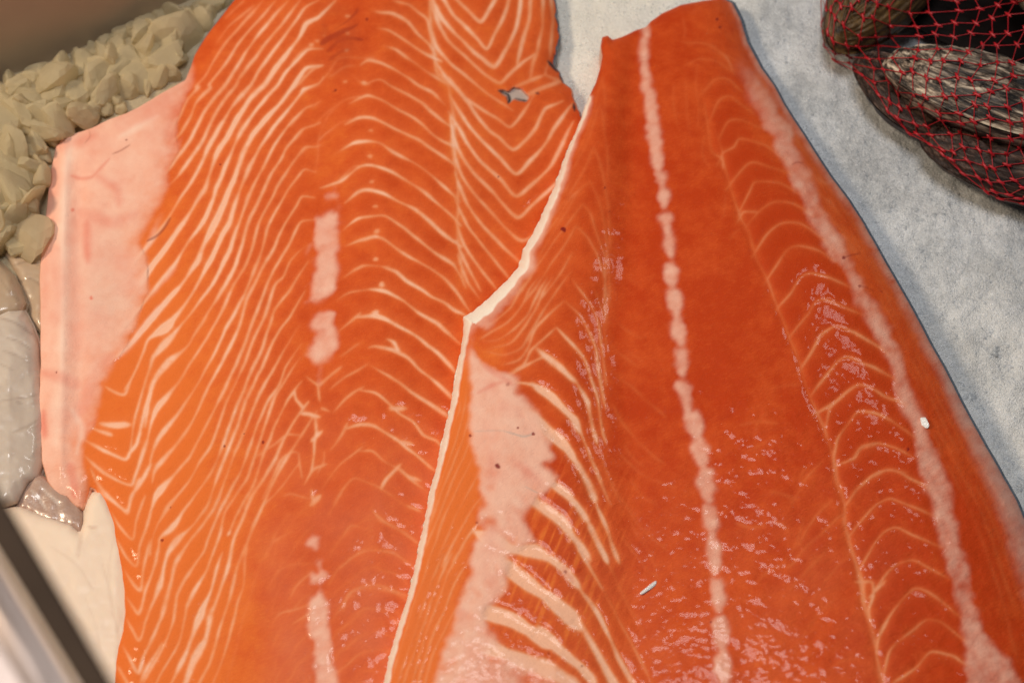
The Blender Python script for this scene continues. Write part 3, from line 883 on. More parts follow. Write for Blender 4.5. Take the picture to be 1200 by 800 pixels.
FAT2 = '''
# belly wedge chevrons
@600,60,5
1.0 .3 | 530,150 500,260 470,380 420,520 360,640
1.0 .3 | 530,150 545,260 545,400
1.0 .35 | 520,300 470,450 420,580 350,700 300,800
1.0 .35 | 520,300 540,450 560,600 565,760
@600,200,5
1.0 .45 | 480,-140 440,-40 370,80 300,190 200,330
1.0 .45 | 480,-140 520,-40 550,120 570,280 575,460
1.1 .5 | 460,60 360,140 280,260 190,390 100,540 0,680 -40,740
1.1 .5 | 460,60 510,180 540,300 560,480 570,600 575,800
1.2 .55 | 420,190 340,290 240,420 150,560 60,700 0,770
1.2 .55 | 420,190 465,260 500,380 540,480 550,640 555,800 560,900
1.2 .6 | 375,320 320,420 230,540 150,670 60,790
1.2 .6 | 375,320 450,400 510,520 540,640 545,790 555,900
1.0 .4 | 370,10 300,140 230,270 160,420 100,560 20,680 -40,760
1.0 .4 | 330,-20 240,180 170,340 110,480 60,570
1.0 .4 | 420,80 330,220 260,330 190,450 100,610 0,750
@530,340,5
1.3 .65 | 470,-80 400,0 340,100 260,170 180,240
1.4 .7 | 510,-80 450,0 400,100 320,190 220,250 160,290
1.4 .7 | 560,-80 510,0 450,130 370,220 270,290 180,300
1.4 .7 | 590,-80 540,0 490,110 420,220 340,310 220,340
1.4 .7 | 700,-110 615,0 520,140 460,250 400,340 300,380 200,360
1.3 .65 | 705,-220 640,-110 560,0 500,80
1.3 .8 | 655,60 560,150 490,220 450,320 400,400 290,440
1.6 .85 | 655,60 730,130 790,220 840,340 855,450 880,600 900,700
1.4 .75 | 705,-65 800,70 855,180 870,300 885,400 905,560
1.1 .5 | 840,0 880,120 890,200 910,350
1.0 .4 | 890,-60 900,80 910,220
1.3 .8 | 610,215 540,280 460,350 420,430 330,480
2.2 .9 | 610,215 680,290 770,390 810,500
1.6 .85 | 800,480 850,620 870,760 900,900
1.5 .85 | 560,380 480,415 400,460 330,500
3.4 .95 | 550,385 640,460 730,540
2.4 .9 | 730,540 790,650 820,790 850,900
2.2 .9 | 360,540 430,545 480,560 530,590
4.8 .97 | 520,580 580,620 650,690 720,760 745,830
# strip along the cut edge
@490,480,5
1.1 .6 | 240,-120 240,0 190,150 140,280 100,430 60,600
1.1 .65 | 290,-150 270,0 230,150 180,300 110,480 70,640 30,800
1.2 .7 | 310,-60 300,30 260,180 200,330 130,500 80,650 40,760 0,880
1.2 .7 | 330,110 310,170 270,270 200,420 130,600 60,770 20,880
1.2 .7 | 345,240 270,380 210,500 140,660 100,780 60,880
1.2 .7 | 370,350 300,470 230,600 160,770 110,880
1.4 .8 | 420,470 330,560 270,660 200,790 140,920
1.4 .8 | 350,660 260,790 200,900
# thick flake edges below the membrane
5.5 .97 | 680,50 780,140 860,210 920,300
4.2 .95 | 910,290 980,400 1040,540
2.6 .85 | 1040,540 1100,680 1130,770 1180,900
4.6 .95 | 800,440 880,500 940,570 1000,660
3.2 .9 | 1000,660 1060,790 1110,900
5.2 .97 | 690,540 760,590 840,650 900,730
3.8 .9 | 900,730 950,790 1010,880
2.0 .85 | 840,0 920,50 960,150 1010,270 1060,400 1130,560
1.2 .5 | 1010,0 1040,150 1080,290 1120,400 1190,560
@440,640,5
7.0 .97 | 640,-60 760,0 860,20 950,30 1050,90
4.4 .9 | 1050,90 1130,150 1200,240
7.5 .97 | 760,110 880,200 1000,290 1100,370 1200,480
8.0 .97 | 640,380 780,420 900,490 1050,580
6.0 .9 | 1050,580 1200,700 1290,800
9.0 .8 | 600,560 750,620 900,680 1050,740 1200,840
@640,640,5
3.6 .9 | 0,60 60,90 130,170 200,250
2.6 .85 | 200,250 290,370 350,490 420,640 500,790 560,900
2.2 .75 | 180,0 250,110 340,260
1.6 .6 | 340,260 400,380 480,530 560,680 620,800
6.0 .95 | 0,290 100,360 200,460
4.2 .9 | 200,460 280,590 350,720 400,810 440,900
5.0 .9 | 0,510 80,590 190,690 270,790
1.1 .4 | 310,0 380,130 440,260 520,420 600,560
# strip lines lower down
@440,640,5
1.2 .7 | 330,20 280,200 220,350 140,620 100,760 60,900
1.2 .7 | 400,30 330,200 270,380 210,560 140,760 100,900
1.2 .75 | 450,40 370,200 320,340 250,560 180,750 140,900
1.2 .75 | 520,0 430,150 380,290 300,500 220,780 190,900
1.3 .75 | 560,60 460,220 400,380 330,540 260,760 230,900
1.3 .75 | 490,330 410,480 340,620 300,760 270,900
'''
s2.strokes('fat', FAT2, jit=0.6)
# loin arcs and the seam that they meet
SEAM2 = [(826, 120), (834, 176), (846, 186), (856, 218), (868, 254), (878, 274), (886, 302), (898, 326), (912, 362), (924, 392), (936, 420), (946, 458), (954, 476), (966, 502), (978, 540), (980, 560),
         (990, 590), (990, 612), (998, 644), (1006, 668), (1010, 684), (1012, 708), (1022, 738), (1028, 770), (1034, 800), (1044, 860)]
s2.stroke('fat', SEAM2, 1.3, 0.5, rough=0.6, jit=1.0)
s2.stroke('fat', SEAM2[12:], 2.4, 0.45, rough=0.8, soft=1.6)
s2.strokes('fat', '''
@740,0,5
.9 .4 | 340,250 430,255 510,295 570,330
.9 .4 | 350,370 400,350 500,360 560,400
.9 .4 | 440,520 490,470 560,460 620,510
1.0 .45 | 470,680 510,590 590,570 680,640
1.0 .45 | 530,780 570,710 640,700 740,740
1.4 .4 | 500,290 560,340 590,400
@800,150,5
1.0 .5 | 220,180 240,140 300,110 330,70 400,70 500,110 570,160
1.0 .5 | 280,330 350,240 400,200 520,230 610,260
1.1 .5 | 340,480 400,360 430,315 560,320 650,370
1.1 .5 | 390,560 470,470 540,430 640,440 740,500
1.2 .55 | 430,720 500,620 580,555 690,560 790,620 860,690
1.2 .55 | 500,880 560,790 620,710 690,690 800,720 890,780
1.6 .45 | 340,520 360,490 400,490
2.0 .4 | 235,150 240,180 240,200
@860,300,5
1.3 .6 | 270,290 340,210 390,130 450,100 560,130 650,170
1.3 .6 | 340,460 420,360 480,270 540,255 640,300 720,330
1.4 .6 | 400,650 450,570 500,470 590,410 700,445 800,500 890,560
1.4 .6 | 480,780 540,700 600,620 670,590 780,635 930,710
@920,440,5
1.4 .6 | 200,210 290,160 350,100 440,50 540,95 680,160
1.4 .6 | 240,330 260,200 290,160
1.4 .6 | 290,480 310,360 370,280 430,215 500,210 610,260 740,340
1.3 .6 | 310,520 410,480 450,410 540,395 640,425 720,465
1.3 .6 | 370,740 420,670 500,590 600,550 720,590 820,650
2.2 .35 | 420,460 450,420 520,400
2.2 .35 | 540,580 600,550 680,560
@960,580,5
1.3 .6 | 200,210 270,120 340,50 420,20 530,65 650,110
1.3 .6 | 240,430 310,310 380,220 450,190 560,240 690,290
1.3 .6 | 340,540 400,450 480,390 570,385 680,450 720,470
1.3 .6 | 370,780 450,650 540,560 600,545 700,610 800,690
@960,660,5
1.3 .6 | 340,520 350,430 380,370 420,300
1.3 .65 | 380,650 400,540 460,460 550,390 630,330 720,345 830,430
1.3 .65 | 450,690 560,610 650,520 760,530 840,580
1.4 .6 | 255,105 310,105 320,170 290,260 300,340
1.4 .6 | 320,170 360,130
''', ext=2, smul=1.15, wmul=1.1, jit=1.0, rough=0.5)
# faint connective threads in the middle of the loin
s2.strokes('fat', '''
.8 .28 | 800,20 804,34 802,44
.8 .28 | 818,76 816,100 820,124 818,150
.8 .25 | 790,100 790,126 794,150
.8 .25 | 804,96 806,130 810,160
.8 .22 | 838,150 846,180 850,210
.9 .25 | 826,160 824,180 832,196
.9 .25 | 850,230 850,244 846,256
.9 .25 | 856,280 862,272 868,268
.9 .25 | 735,320 742,330 752,335
.9 .28 | 734,410 744,416 752,422
.9 .28 | 736,446 744,456 752,462
.9 .25 | 732,520 742,536 754,546
.9 .25 | 740,560 752,580 770,590
.9 .25 | 736,600 748,628 764,650 772,690
1.0 .25 | 944,546 940,556 938,572
1.0 .25 | 936,600 942,612 930,640 918,660
1.0 .22 | 960,640 950,660 936,690
1.0 .25 | 968,700 950,730 930,760
1.0 .25 | 1010,770 980,776 960,800
1.0 .2 | 900,480 888,496 884,512
1.0 .2 | 980,700 962,716 950,740
''', jit=1.2, rough=0.6)
s2.strokes('fat', '''
@703,352,2.414
1.1 .40 | 630,450 580,510 540,580
1.2 .42 | 660,560 600,620 560,690
1.3 .42 | 690,600 600,680 530,760
1.3 .42 | 650,700 590,760 540,820
1.1 .35 | 700,720 640,790 600,850
1.0 .32 | 500,380 450,410 400,430
1.0 .34 | 40,200 70,230 120,270 190,330
1.1 .36 | 40,300 70,350 110,400 180,460
1.1 .38 | 50,420 80,455 120,490 210,530
1.1 .38 | 50,540 90,600 120,640 190,710
1.0 .32 | 30,120 60,150 110,190
1.0 .32 | 40,40 70,80 120,110
1.0 .34 | 60,660 110,730 170,790
1.4 .30 | 480,540 520,545 560,560
1.6 .35 | 385,630 430,640 470,632
1.4 .40 | 490,625 520,635 535,650
1.0 .30 | 440,800 470,770 520,740
1.0 .28 | 480,250 520,240 570,235
1.0 .28 | 400,350 450,340 500,345
''', jit=1.6, rough=0.8)
# muscle streaks between the fat band and the skin
for off, wd, st in [(14, 1.4, .30), (22, 1.2, .28), (30, 1.3, .26), (38, 1.2, .24), (47, 1.3, .22)]:
    P = np.array(F2_RIGHT[3:-1], float)
    T = np.gradient(P, axis=0); T /= np.linalg.norm(T, axis=1)[:, None]
    P = P + off * np.stack([-T[:, 1], T[:, 0]], 1) * np.linspace(0.45, 1.25, len(P))[:, None]
    k = 0
    while k < len(P) - 3:
        n = random.randint(3, 6)
        s2.stroke('fat', [tuple(p) for p in P[k:k + n]], wd, st, soft=1.5, rough=0.7, jit=1.5)
        k += n - random.randint(0, 1)
s2.strokes('fat', '''
@800,150,5
1.4 .4 | 660,60 720,150 760,190
1.4 .4 | 740,250 800,300 860,340
1.4 .4 | 770,370 860,430 940,530
1.4 .4 | 800,460 900,560 1010,720
1.4 .35 | 850,560 920,650 1040,760
''')

part2 = np.zeros(s2.X.shape, int)
names2 = {0: 'flesh', 1: 'belly_membrane', 2: 'fat_edge', 3: 'fat_band'}
MEM2 = [(551, 404), (556, 418), (564, 426), (588, 434), (604, 444), (606, 460), (620, 472), (626, 484), (634, 496), (642, 510), (650, 534), (638, 544), (648, 560), (650, 570),
        (628, 586), (614, 604), (616, 624), (626, 634), (598, 652), (598, 664), (592, 690), (576, 704), (570, 716), (572, 734), (584, 752), (620, 776), (680, 800), (720, 870), (490, 870),
        (511, 798), (522, 760), (536, 728), (539, 700), (551, 680), (553, 656), (558, 638), (564, 620), (558, 612), (568, 580), (563, 570), (561, 550), (554, 520), (552, 480)]
s2.strokes('fat', '''\n1.6 .9 | 606,283 614,287 624,290\n1.4 .6 | 588,328 594,332 600,334\n''')
s2.field('membrane')
m2 = s2.poly('membrane', MEM2, 1.0, 4.5, 6.5, 16)
part2[m2 > 0.5] = 1
fadeb = 1 - 0.62 * sstep(715, 800, s2.Y) * sstep(540, 640, s2.X)
s2.f['membrane'] *= fadeb
_fold = fbm(s2.X * 0.9 - s2.Y * 0.4, (s2.Y * 0.9 + s2.X * 0.4) * 0.35, 10, 215, 3)
s2.f['membrane'] *= 1 - 0.22 * np.clip(_fold, 0, 1)
# patches of flesh glowing through the membrane
thin = np.clip(fbm(s2.X, s2.Y, 22, 51, 3) - 0.08, 0, 1) * 1.1
s2.f['membrane'] *= 1 - np.clip(thin * sstep(520, 600, s2.Y), 0, 0.55)
wid = (1 + 0.30 * fbm(s2.X, s2.Y, 21, 217, 3)) * np.interp(sL, [0, 3, 6, 9, 11, 12.6, 13.4, 14.2, 15, 17, 22, 26, 30], [2.5, 4, 8, 9, 11, 14, 16, 12, 7, 6.5, 6, 6.5, 7])
we = 1 - sstep(wid - 1.2, wid + 1.6, dL + 0.9 * fbm(s2.X, s2.Y, 8, 61, 2))
s2.f['white_fat_lip_light'] = we
part2[we > 0.5] = 2
pe = np.interp(sL, [0, 6, 9, 11, 13, 14.5, 16, 30], [4, 6, 9, 13, 15, 9, 6, 5])
we2 = 1 - sstep(wid + 1, wid + pe, dL + 1.5 * fbm(s2.X, s2.Y, 12, 63, 3))
s2.f['membrane'] = np.maximum(s2.f['membrane'], 0.75 * we2 * sstep(17, 13, sL))
# pale band of fat beside the back, drawn with a ragged inner edge
BAND = [(858, 62, 5), (874, 84, 9), (888, 110, 10), (900, 132, 11), (914, 152, 13), (924, 180, 13), (938, 208, 11), (948, 230, 10), (958, 254, 10), (974, 280, 9), (988, 304, 9), (1000, 326, 7),
        (1012, 350, 8), (1024, 372, 10), (1036, 392, 9), (1048, 418, 8), (1056, 444, 8), (1060, 462, 8), (1072, 486, 8), (1078, 508, 9), (1086, 536, 13), (1096, 560, 13), (1104, 590, 12), (1110, 620, 11),
        (1118, 650, 11), (1126, 676, 11), (1134, 708, 10), (1140, 744, 12), (1150, 764, 18), (1160, 790, 30), (1170, 860, 44)]
bx = np.array(BAND)
bd, bs_ = line_dist(s2.X, s2.Y, [(a, b) for a, b, c in BAND])
bw = np.interp(bs_, np.arange(len(BAND)), bx[:, 2])
rag = 6.0 * fbm(s2.X, s2.Y, 13, 71, 4)
bandm = 1 - sstep(bw - 5.0, bw + 4.0, bd + rag)
fibre = fbm((s2.X * 0.9 - s2.Y * 0.45), (s2.X * 0.45 + s2.Y * 0.9) * 0.25, 7, 75, 3)
s2.f['membrane'] = np.maximum(s2.f['membrane'], bandm * np.clip(0.56 + 0.2 * fbm(s2.X, s2.Y, 26, 73, 2) + 0.22 * fibre, 0, 0.8) * sstep(0, 3, bs_))
part2[(bandm > 0.5) & (bs_ > 0.2)] = 3
# pale, slightly grey rim next to the skin
rimw = np.interp(s2.Y, [0, 120, 300, 450, 560, 650, 800], [4, 7, 11, 15, 26, 36, 40])
rim = 1 - sstep(rimw * 0.25, rimw * 1.05, dR + 2.0 * fbm(s2.X, s2.Y, 30, 81, 3))
s2.f['membrane'] = np.maximum(s2.f['membrane'], 0.42 * rim)
s2.f['grey'] = rim * 0.6 * sstep(380, 470, s2.Y) * (0.6 + 0.6 * fbm(s2.X, s2.Y, 18, 83, 2))
# broken centre line of fat
CL = [(757, 30, 4.5, 24), (755, 62, 5, 36), (757, 96, 5.5, 34), (763, 126, 6.5, 40), (767, 162, 7.5, 38), (771, 190, 7, 30), (774, 210, 6.5, 18), (777, 232, 7, 26), (781, 260, 6.5, 22), (785, 286, 6.5, 30),
      (786, 323, 8, 30), (791, 356, 8.5, 34), (796, 389, 8.5, 32), (799, 424, 8, 30), (803, 464, 8, 34), (814, 500, 10.5, 34), (821, 532, 10, 34), (828, 570, 10.5, 38), (833, 610, 9.5, 36), (837, 652, 8.5, 38), (841, 698, 9, 38), (845, 744, 9, 42), (849, 786, 9.5, 42), (853, 830, 10, 44)]
pid = 4
for i, (x, y, ww, hh) in enumerate(CL):
    nx, ny = (CL[i + 1][:2] if i < len(CL) - 1 else (x + 4, y + 40))
    px_, py_ = (CL[i - 1][:2] if i else (x, y - 30))
    tx, ty = nx - px_, ny - py_
    L = math.hypot(tx, ty); tx /= L; ty /= L
    half = hh * 0.53
    prof = [(-1, 0.55), (-0.7, 0.95), (-0.3, 1.05), (0.2, 0.9), (0.6, 0.6), (1.0, 0.28)] if i > 4 else [(-1, 0.75), (-0.4, 0.95), (0.2, 1.0), (1.0, 0.8)]
    l = []; r = []
    for t, f in prof:
        jl = random.uniform(0.85, 1.15); jr = random.uniform(0.85, 1.15)
        cx, cy = x + tx * t * half, y + ty * t * half
        l.append((cx - (-ty) * ww * f * jl * -1 * -1, cy - tx * ww * f * jl))
        r.append((cx + (-ty) * ww * f * jr, cy + tx * ww * f * jr))
    pm = s2.poly('membrane', l + r[::-1], 0.70, 3.0, 3.6, 6)
    part2[pm > 0.5] = pid; names2[pid] = 'fat_patch'; pid += 1
s2.field('blood'); s2.field('flush')
for x, y, r, st in [(660, 269, 3.2, .95), (709, 220, 1.8, .8), (714, 248, 1.3, .5), (583, 546, 3.6, .9), (625, 508, 2.2, .85), (607, 501, 1.5, .8), (551, 510, 1.8, .8), (559, 612, 1.6, .5), (989, 302, 2.4, .8), (1007, 335, 2.0, .7),
                    (840, 23, 1.7, .9), (844, 32, 1.8, .7), (1064, 526, 2.0, .95), (833, 728, 1.5, .9), (663, 670, 2.6, .6), (643, 765, 2.0, .5), (682, 780, 1.8, .6), (595, 450, 2.5, .4)]:
    s2.spot('blood', x, y, r, st)
s2.spot('flush', 722, 228, 4, 0.0)
s2.strokes('blood', '''
.8 .5 | 989,302 998,299 1008,297
.7 .4 | 1007,335 1016,337 1024,341
.8 .45 | 928,193 934,190 942,191
.7 .35 | 947,242 954,244
.7 .4 | 1031,341 1035,343
''')
s2.strokes('grey', '''
.9 1.0 | 590,504 600,507 612,511 620,510 625,507
.9 1.0 | 616,570 624,574 630,577
.7 .6 | 556,505 575,504 590,504
''')
s2.strokes('flush', '''
3 .35 | 566,428 586,440 600,450
4 .3 | 610,546 624,556 636,566
2 .4 | 560,460 575,452 590,447
3 .3 | 660,664 664,672 672,680
5 .25 | 905,150 925,175 935,200
5 .25 | 885,120 900,138
''', soft=2.5)
s2.f['flush'] = np.clip(s2.f['flush'] + 0.4 * np.clip(fbm(s2.X, s2.Y, 24, 213, 4), 0, 1) * (part2 == 1), 0, 1)
u_c = np.interp(s2.Y, [0, 110, 215, 430, 570, 700, 860], [756, 758, 774, 800, 828, 841, 855])
tone2 = 0.90 - 0.62 * sstep(700, 540, s2.X + 0.10 * (s2.Y - 400)) * sstep(330, 520, s2.Y) - 0.25 * sstep(720, 640, s2.X) * sstep(480, 300, s2.Y)
tone2 -= 0.28 * sstep(520, 800, s2.Y) * sstep(1060, 900, s2.X)
tone2 -= 0.22 * sstep(60, 0, dR) * sstep(700, 200, s2.Y)
tone2 -= 0.45 * sstep(70, 30, dL) * sstep(360, 440, s2.Y)
tone2 += 0.16 * sstep(0, 14, s2.X - np.interp(s2.Y, [p[1] for p in SEAM2], [p[0] for p in SEAM2])) * (s2.Y > 120) * sstep(40, 60, dR)
tone2 += 0.15 * fbm(s2.X, s2.Y, 60, 91, 3)
# fibres across the thick flakes
u2 = (s2.X * 0.93 + s2.Y * 0.36)
fib = np.clip(n2(u2, s2.Y * 0.12, 3.2, 94), -1, 1)
fz = np.exp(-(((s2.X - 655) / 70) ** 2 + ((s2.Y - 650) / 110) ** 2))
tone2 -= 1.1 * fz * np.clip(fib, 0, 1)
s2.f['tone'] = tone2
s2.f['milky'] = np.clip(sstep(470, 700, s2.Y) * 0.15 * (1 + fbm(s2.X, s2.Y, 40, 97, 3)), 0, 1) * sstep(1120, 1000, s2.X)

xl = np.interp(s2.Y, [p[1] for p in F2_LEFT], [p[0] for p in F2_LEFT])
xl = np.where(s2.Y < 115, np.interp(s2.Y, [0, 40, 115], [760, 712, 690]), xl)
xr = np.interp(s2.Y, [p[1] for p in F2_RIGHT], [p[0] for p in F2_RIGHT])
uu = np.where(s2.X < u_c, (s2.X - u_c) / np.maximum(u_c - xl, 20), (s2.X - u_c) / np.maximum(xr - u_c, 20))
prof = np.interp(np.clip(uu, -1.1, 1.1), [-1.1, -1, -0.75, -0.5, -0.28, 0, 0.25, 0.5, 0.7, 0.85, 0.94, 1.0, 1.1],
                 [31, 31.5, 34.0, 33.5, 28.0, 33.0, 37, 39.0, 38.0, 33.5, 28.5, 23, 19]) * 0.001
scy = np.interp(s2.Y, [-12, 40, 140, 300, 900], [0.50, 0.58, 0.80, 0.97, 1.0])
h2 = blur(prof * scy, 7.0)
e2 = np.clip(sdf2 / 16, 0, 1)
h2 *= 0.84 + 0.16 * np.sqrt(1 - (1 - e2) ** 2)
h2 -= 0.0055 * np.clip(1 - dL / np.maximum(wid, 3), 0, 1) ** 1.3 * sstep(0, 4, sL)
h2 += 0.00016 * s2.f['fat'] + 0.00025 * s2.f['membrane'] + 0.0008 * fbm(s2.X, s2.Y, 80, 101, 2) + 0.00016 * fbm(s2.X, s2.Y, 8, 102, 3)
h2 += 0.00045 * fbm(s2.X * 0.6 + s2.Y * 0.5, s2.Y - 0.5 * s2.X, 15, 104, 3) * sstep(780, 840, s2.X) * sstep(380, 520, s2.Y)
h2 -= 0.0011 * blur(np.where(part2 == 0, s2.f['fat'], 0), 3.0)
h2 -= 0.0003 * np.exp(-(line_dist(s2.X, s2.Y, SEAM2)[0] / 5) ** 2)
soften(s2, 1, 2, 0.48)
fray(s2)
for sh in (s1, s2):
    for k in A_KEYS: sh.field(k)

bpy.context.view_layer.update()
c1 = at(380, 420, 0.0)
r1 = thing('salmon_fillet', tuple(c1), 'orange salmon fillet lying beneath the other, with broad pink belly flap beside the white fish', 'salmon fillet', 'salmon fillets on the ice')
deep_under = (line_dist(s1.X, s1.Y, [(730, 160)] + [(x + 75, y) for x, y in F2_LEFT[4:]])[0] < 3)
F2poly_in = [(x + 70, y) for x, y in F2_LEFT] + [(1000, 900), (1000, 100)]
under = poly_sdf(s1.X, s1.Y, F2poly_in) > 0
build_sheet(s1, sdf1, h1, part1, FLESH, r1, {k: s1.f[k] for k in A_KEYS},
            {'names': names1, 'out': lambda x, y: np.where(x < 230, 0.0006, 0.0012), 'base': lambda x, y: np.full(x.shape, -0.003)}, SKIN,
            skin_attr={'pale': lambda x, y: np.clip(sstep(240, 200, x) + sstep(30, 10, np.hypot(x - 670, y - 115)) * 0.6, 0, 1)}, drop_mask=under)

c2 = at(800, 450, 0.0)
r2 = thing('salmon_fillet', tuple(c2), 'deeper red salmon fillet lying on top of the other, with white cut edge', 'salmon fillet', 'salmon fillets on the ice')
sdf1_at = lambda x, y: poly_sdf(x, y, F1_OUT)
def base2(x, y):
    d = sdf1_at(x, y)
    return np.where((d > 0) & (x < 720), f1_height(x, y, d) - 0.0015, -0.003)
build_sheet(s2, sdf2, h2, part2, FLESH, r2, {k: s2.f[k] for k in A_KEYS},
            {'names': names2, 'out': lambda x, y: np.where(x > 840, 0.0020 + 0.0008 * sstep(120, 30, y), 0.0003), 'base': base2}, SKIN,
            skin_attr={'pale': lambda x, y: sstep(800, 740, x)})

# ------------------------------------------------------------------ white fish at the left
def fish_piece(name, label, outline, top, edge, mat, marks='', step=2.2, wob=0.0012, lab_group=None, sd=0, base=-0.002):
    xs = [p[0] for p in outline]; ys = [p[1] for p in outline]
    s = Sheet(min(xs) - 6, max(xs) + 6, min(ys) - 6, max(ys) + 6, step)
    d = poly_sdf(s.X, s.Y, outline) + 1.2 * fbm(s.X, s.Y, 20, 120 + sd, 3)
    e = np.clip(d / edge, 0, 1)
    h = top(s.X, s.Y) * (0.45 + 0.55 * np.sqrt(1 - (1 - e) ** 2)) + wob * fbm(s.X, s.Y, 34, 130 + sd, 3) + wob * 0.35 * fbm(s.X, s.Y, 9, 131 + sd, 2)
    s.field('mark')
    if marks: s.strokes('mark', marks, soft=1.8, rough=0.6)
    h -= 0.0006 * s.f['mark']
    root = thing(name, tuple(at(sum(xs) / len(xs), sum(ys) / len(ys), 0.0)), label, 'fish fillet', lab_group)
    m2_, nt, b = new_mat(name + '_side'); 
    build_sheet(s, d, h, np.zeros(s.X.shape, int), mat, root, {'mark': s.f['mark']},
                {'names': {0: 'flesh'}, 'out': lambda x, y: np.full(x.shape, 0.0008), 'base': lambda x, y: np.full(x.shape, base)}, mat, 'side', {'mark': lambda x, y: np.zeros(x.shape)})
    return root
CREAM = fish_material('white_fish_flesh', (0.80, 0.62, 0.48), (0.90, 0.74, 0.60), (0.55, 0.36, 0.26), 0.05)
GREY = fish_material('grey_fish_flesh', (0.46, 0.37, 0.30), (0.70, 0.60, 0.51), (0.30, 0.21, 0.16), 0.08)
TAN = fish_material('brown_fish_flesh', (0.38, 0.27, 0.18), (0.52, 0.38, 0.26), (0.2, 0.13, 0.09))
SCRAP = fish_material('reddish_fish_flesh', (0.30, 0.15, 0.11), (0.55, 0.40, 0.32), (0.70, 0.60, 0.53), 0.5)
CREAM.node_tree.nodes['Principled BSDF'].inputs['Specular IOR Level'].default_value = 0.2
for m_ in (GREY, SCRAP, TAN):
    b_ = m_.node_tree.nodes['Principled BSDF']; b_.inputs['Coat Weight'].default_value = 0.6; b_.inputs['Coat Roughness'].default_value = 0.12
fish_piece('white_fish_fillet', 'large cream white fish fillet beneath the lower left edge of the salmon', 
           [(18, 592), (36, 598), (60, 606), (84, 614), (93, 622), (97, 610), (99, 596), (102, 586), (108, 577), (118, 574), (128, 584), (136, 600), (150, 640), (158, 690), (160, 740), (150, 780), (146, 830), (150, 880), (-60, 880), (-120, 700), (-60, 600)],
           lambda x, y: np.interp(x, [-100, 20, 90, 135, 160], [0.013, 0.012, 0.011, 0.009, 0.006]), 14, CREAM,
           '1.2 .5 | 103,616 108,618 114,617\n1.0 .4 | 96,634 94,642\n1.2 .25 | 120,660 128,690 132,720\n1.0 .2 | 100,700 112,730 118,760\n2 .25 | 96,622 94,636 92,652\n1.0 .25 | 136,620 128,660 130,700 138,740\n1.4 .2 | 60,640 90,660 110,690\n1.4 .2 | 70,700 95,730 110,770', wob=0.0006, sd=1)
fish_piece('grey_fish_fillet', 'wet greyish fish fillet with glinting folds along the left of the pink belly flap',
           [(-90, 392), (-20, 372), (10, 360), (28, 362), (38, 380), (45, 400), (51, 440), (52, 490), (54, 540), (46, 560), (34, 566), (22, 590), (-10, 600), (-100, 590)],
           lambda x, y: np.interp(x, [-60, 10, 40, 55], [0.016, 0.014, 0.010, 0.006]), 20, GREY,
           '.9 .6 | 0,372 14,376 28,384 38,392\n.9 .6 | 8,396 22,400 36,410\n1.2 .5 | 0,470 14,468 30,466 44,462\n1.5 .5 | 20,470 26,472\n1.2 .35 | 16,506 30,500 44,492\n.8 .4 | 4,410 20,416 34,424\n.8 .4 | 0,425 16,434', wob=0.0012, sd=4)
fish_piece('brown_fish_fillet', 'brown translucent fish end tucked between the ice heap and the grey fish',
           [(-100, 300), (-30, 296), (0, 306), (16, 322), (26, 340), (32, 356), (28, 368), (10, 372), (-30, 384), (-100, 400)],
           lambda x, y: np.interp(x, [-60, 10, 40], [0.015, 0.013, 0.009]), 16, TAN, '1.2 .5 | 0,326 10,340 22,352', sd=7)
fish_piece('fish_scrap', 'small reddish translucent fish scrap in the gap under the belly flap tip',
           [(14, 592), (26, 570), (40, 552), (58, 562), (74, 574), (92, 588), (98, 606), (96, 626), (84, 622), (62, 616), (40, 610), (26, 604)],
           lambda x, y: np.full(x.shape, 0.0075), 14, SCRAP, '1.0 .7 | 36,574 46,584 54,596\n1.0 .7 | 48,570 58,580 70,592\n.8 .6 | 34,586 44,594', wob=0.002, sd=9)
sideg = fish_piece('fish_trimming', 'shadowy brown strip of fish pressed against the upper left salmon edge',
           [(10, 268), (30, 262), (50, 266), (56, 300), (54, 350), (50, 392), (38, 376), (30, 350), (18, 320), (6, 300)],
           lambda x, y: np.full(x.shape, 0.006), 12, TAN, '1.0 .6 | 16,310 34,306 48,312\n1.0 .5 | 22,330 36,326 48,334\n1.0 .5 | 28,280 30,300', wob=0.0016, sd=11)

# ------------------------------------------------------------------ ice heap, grains
def chunk_mesh(seed, n=11, sharp=60.0, sub=3):
    r = random.Random(seed)
    bm = bmesh.new()
    bmesh.ops.create_icosphere(bm, subdivisions=sub, radius=1.0)
    pl = []
    for i in range(n):
        v = Vector((r.gauss(0, 1), r.gauss(0, 1), r.gauss(0, 1))).normalized()
        pl.append((v, r.uniform(0.5, 1.0)))
    off_ = Vector((r.uniform(0, 50), r.uniform(0, 50), r.uniform(0, 50)))
    for v in bm.verts:
        d = v.co.normalized()
        acc = 1.15 ** -sharp
        for nn, o in pl:
            c = d.dot(nn)
            if c > 0.05: acc += (o / c) ** -sharp
        v.co = d * acc ** (-1 / sharp)
        q = d * 2.3 + off_
        v.co *= 1 + 0.03 * math.sin(q.x * 2.1 + 1.7 * math.sin(q.y * 1.9)) * math.sin(q.z * 2.3 + q.y)
        v.co.y *= 0.85; v.co.z *= 0.72
    me = bpy.data.meshes.new('ice_chunk')
    bm.to_mesh(me); bm.free()
    me.materials.append(CHUNK)
    return me
chunks = [chunk_mesh(100 + i) for i in range(7)]
rc = random.Random(5)
heap_v = []; heap_f = []
spots = []
tries = 0
def f1d(x, y): return float(poly_sdf(np.array([[x]]), np.array([[y]]), F1_OUT)[0, 0])
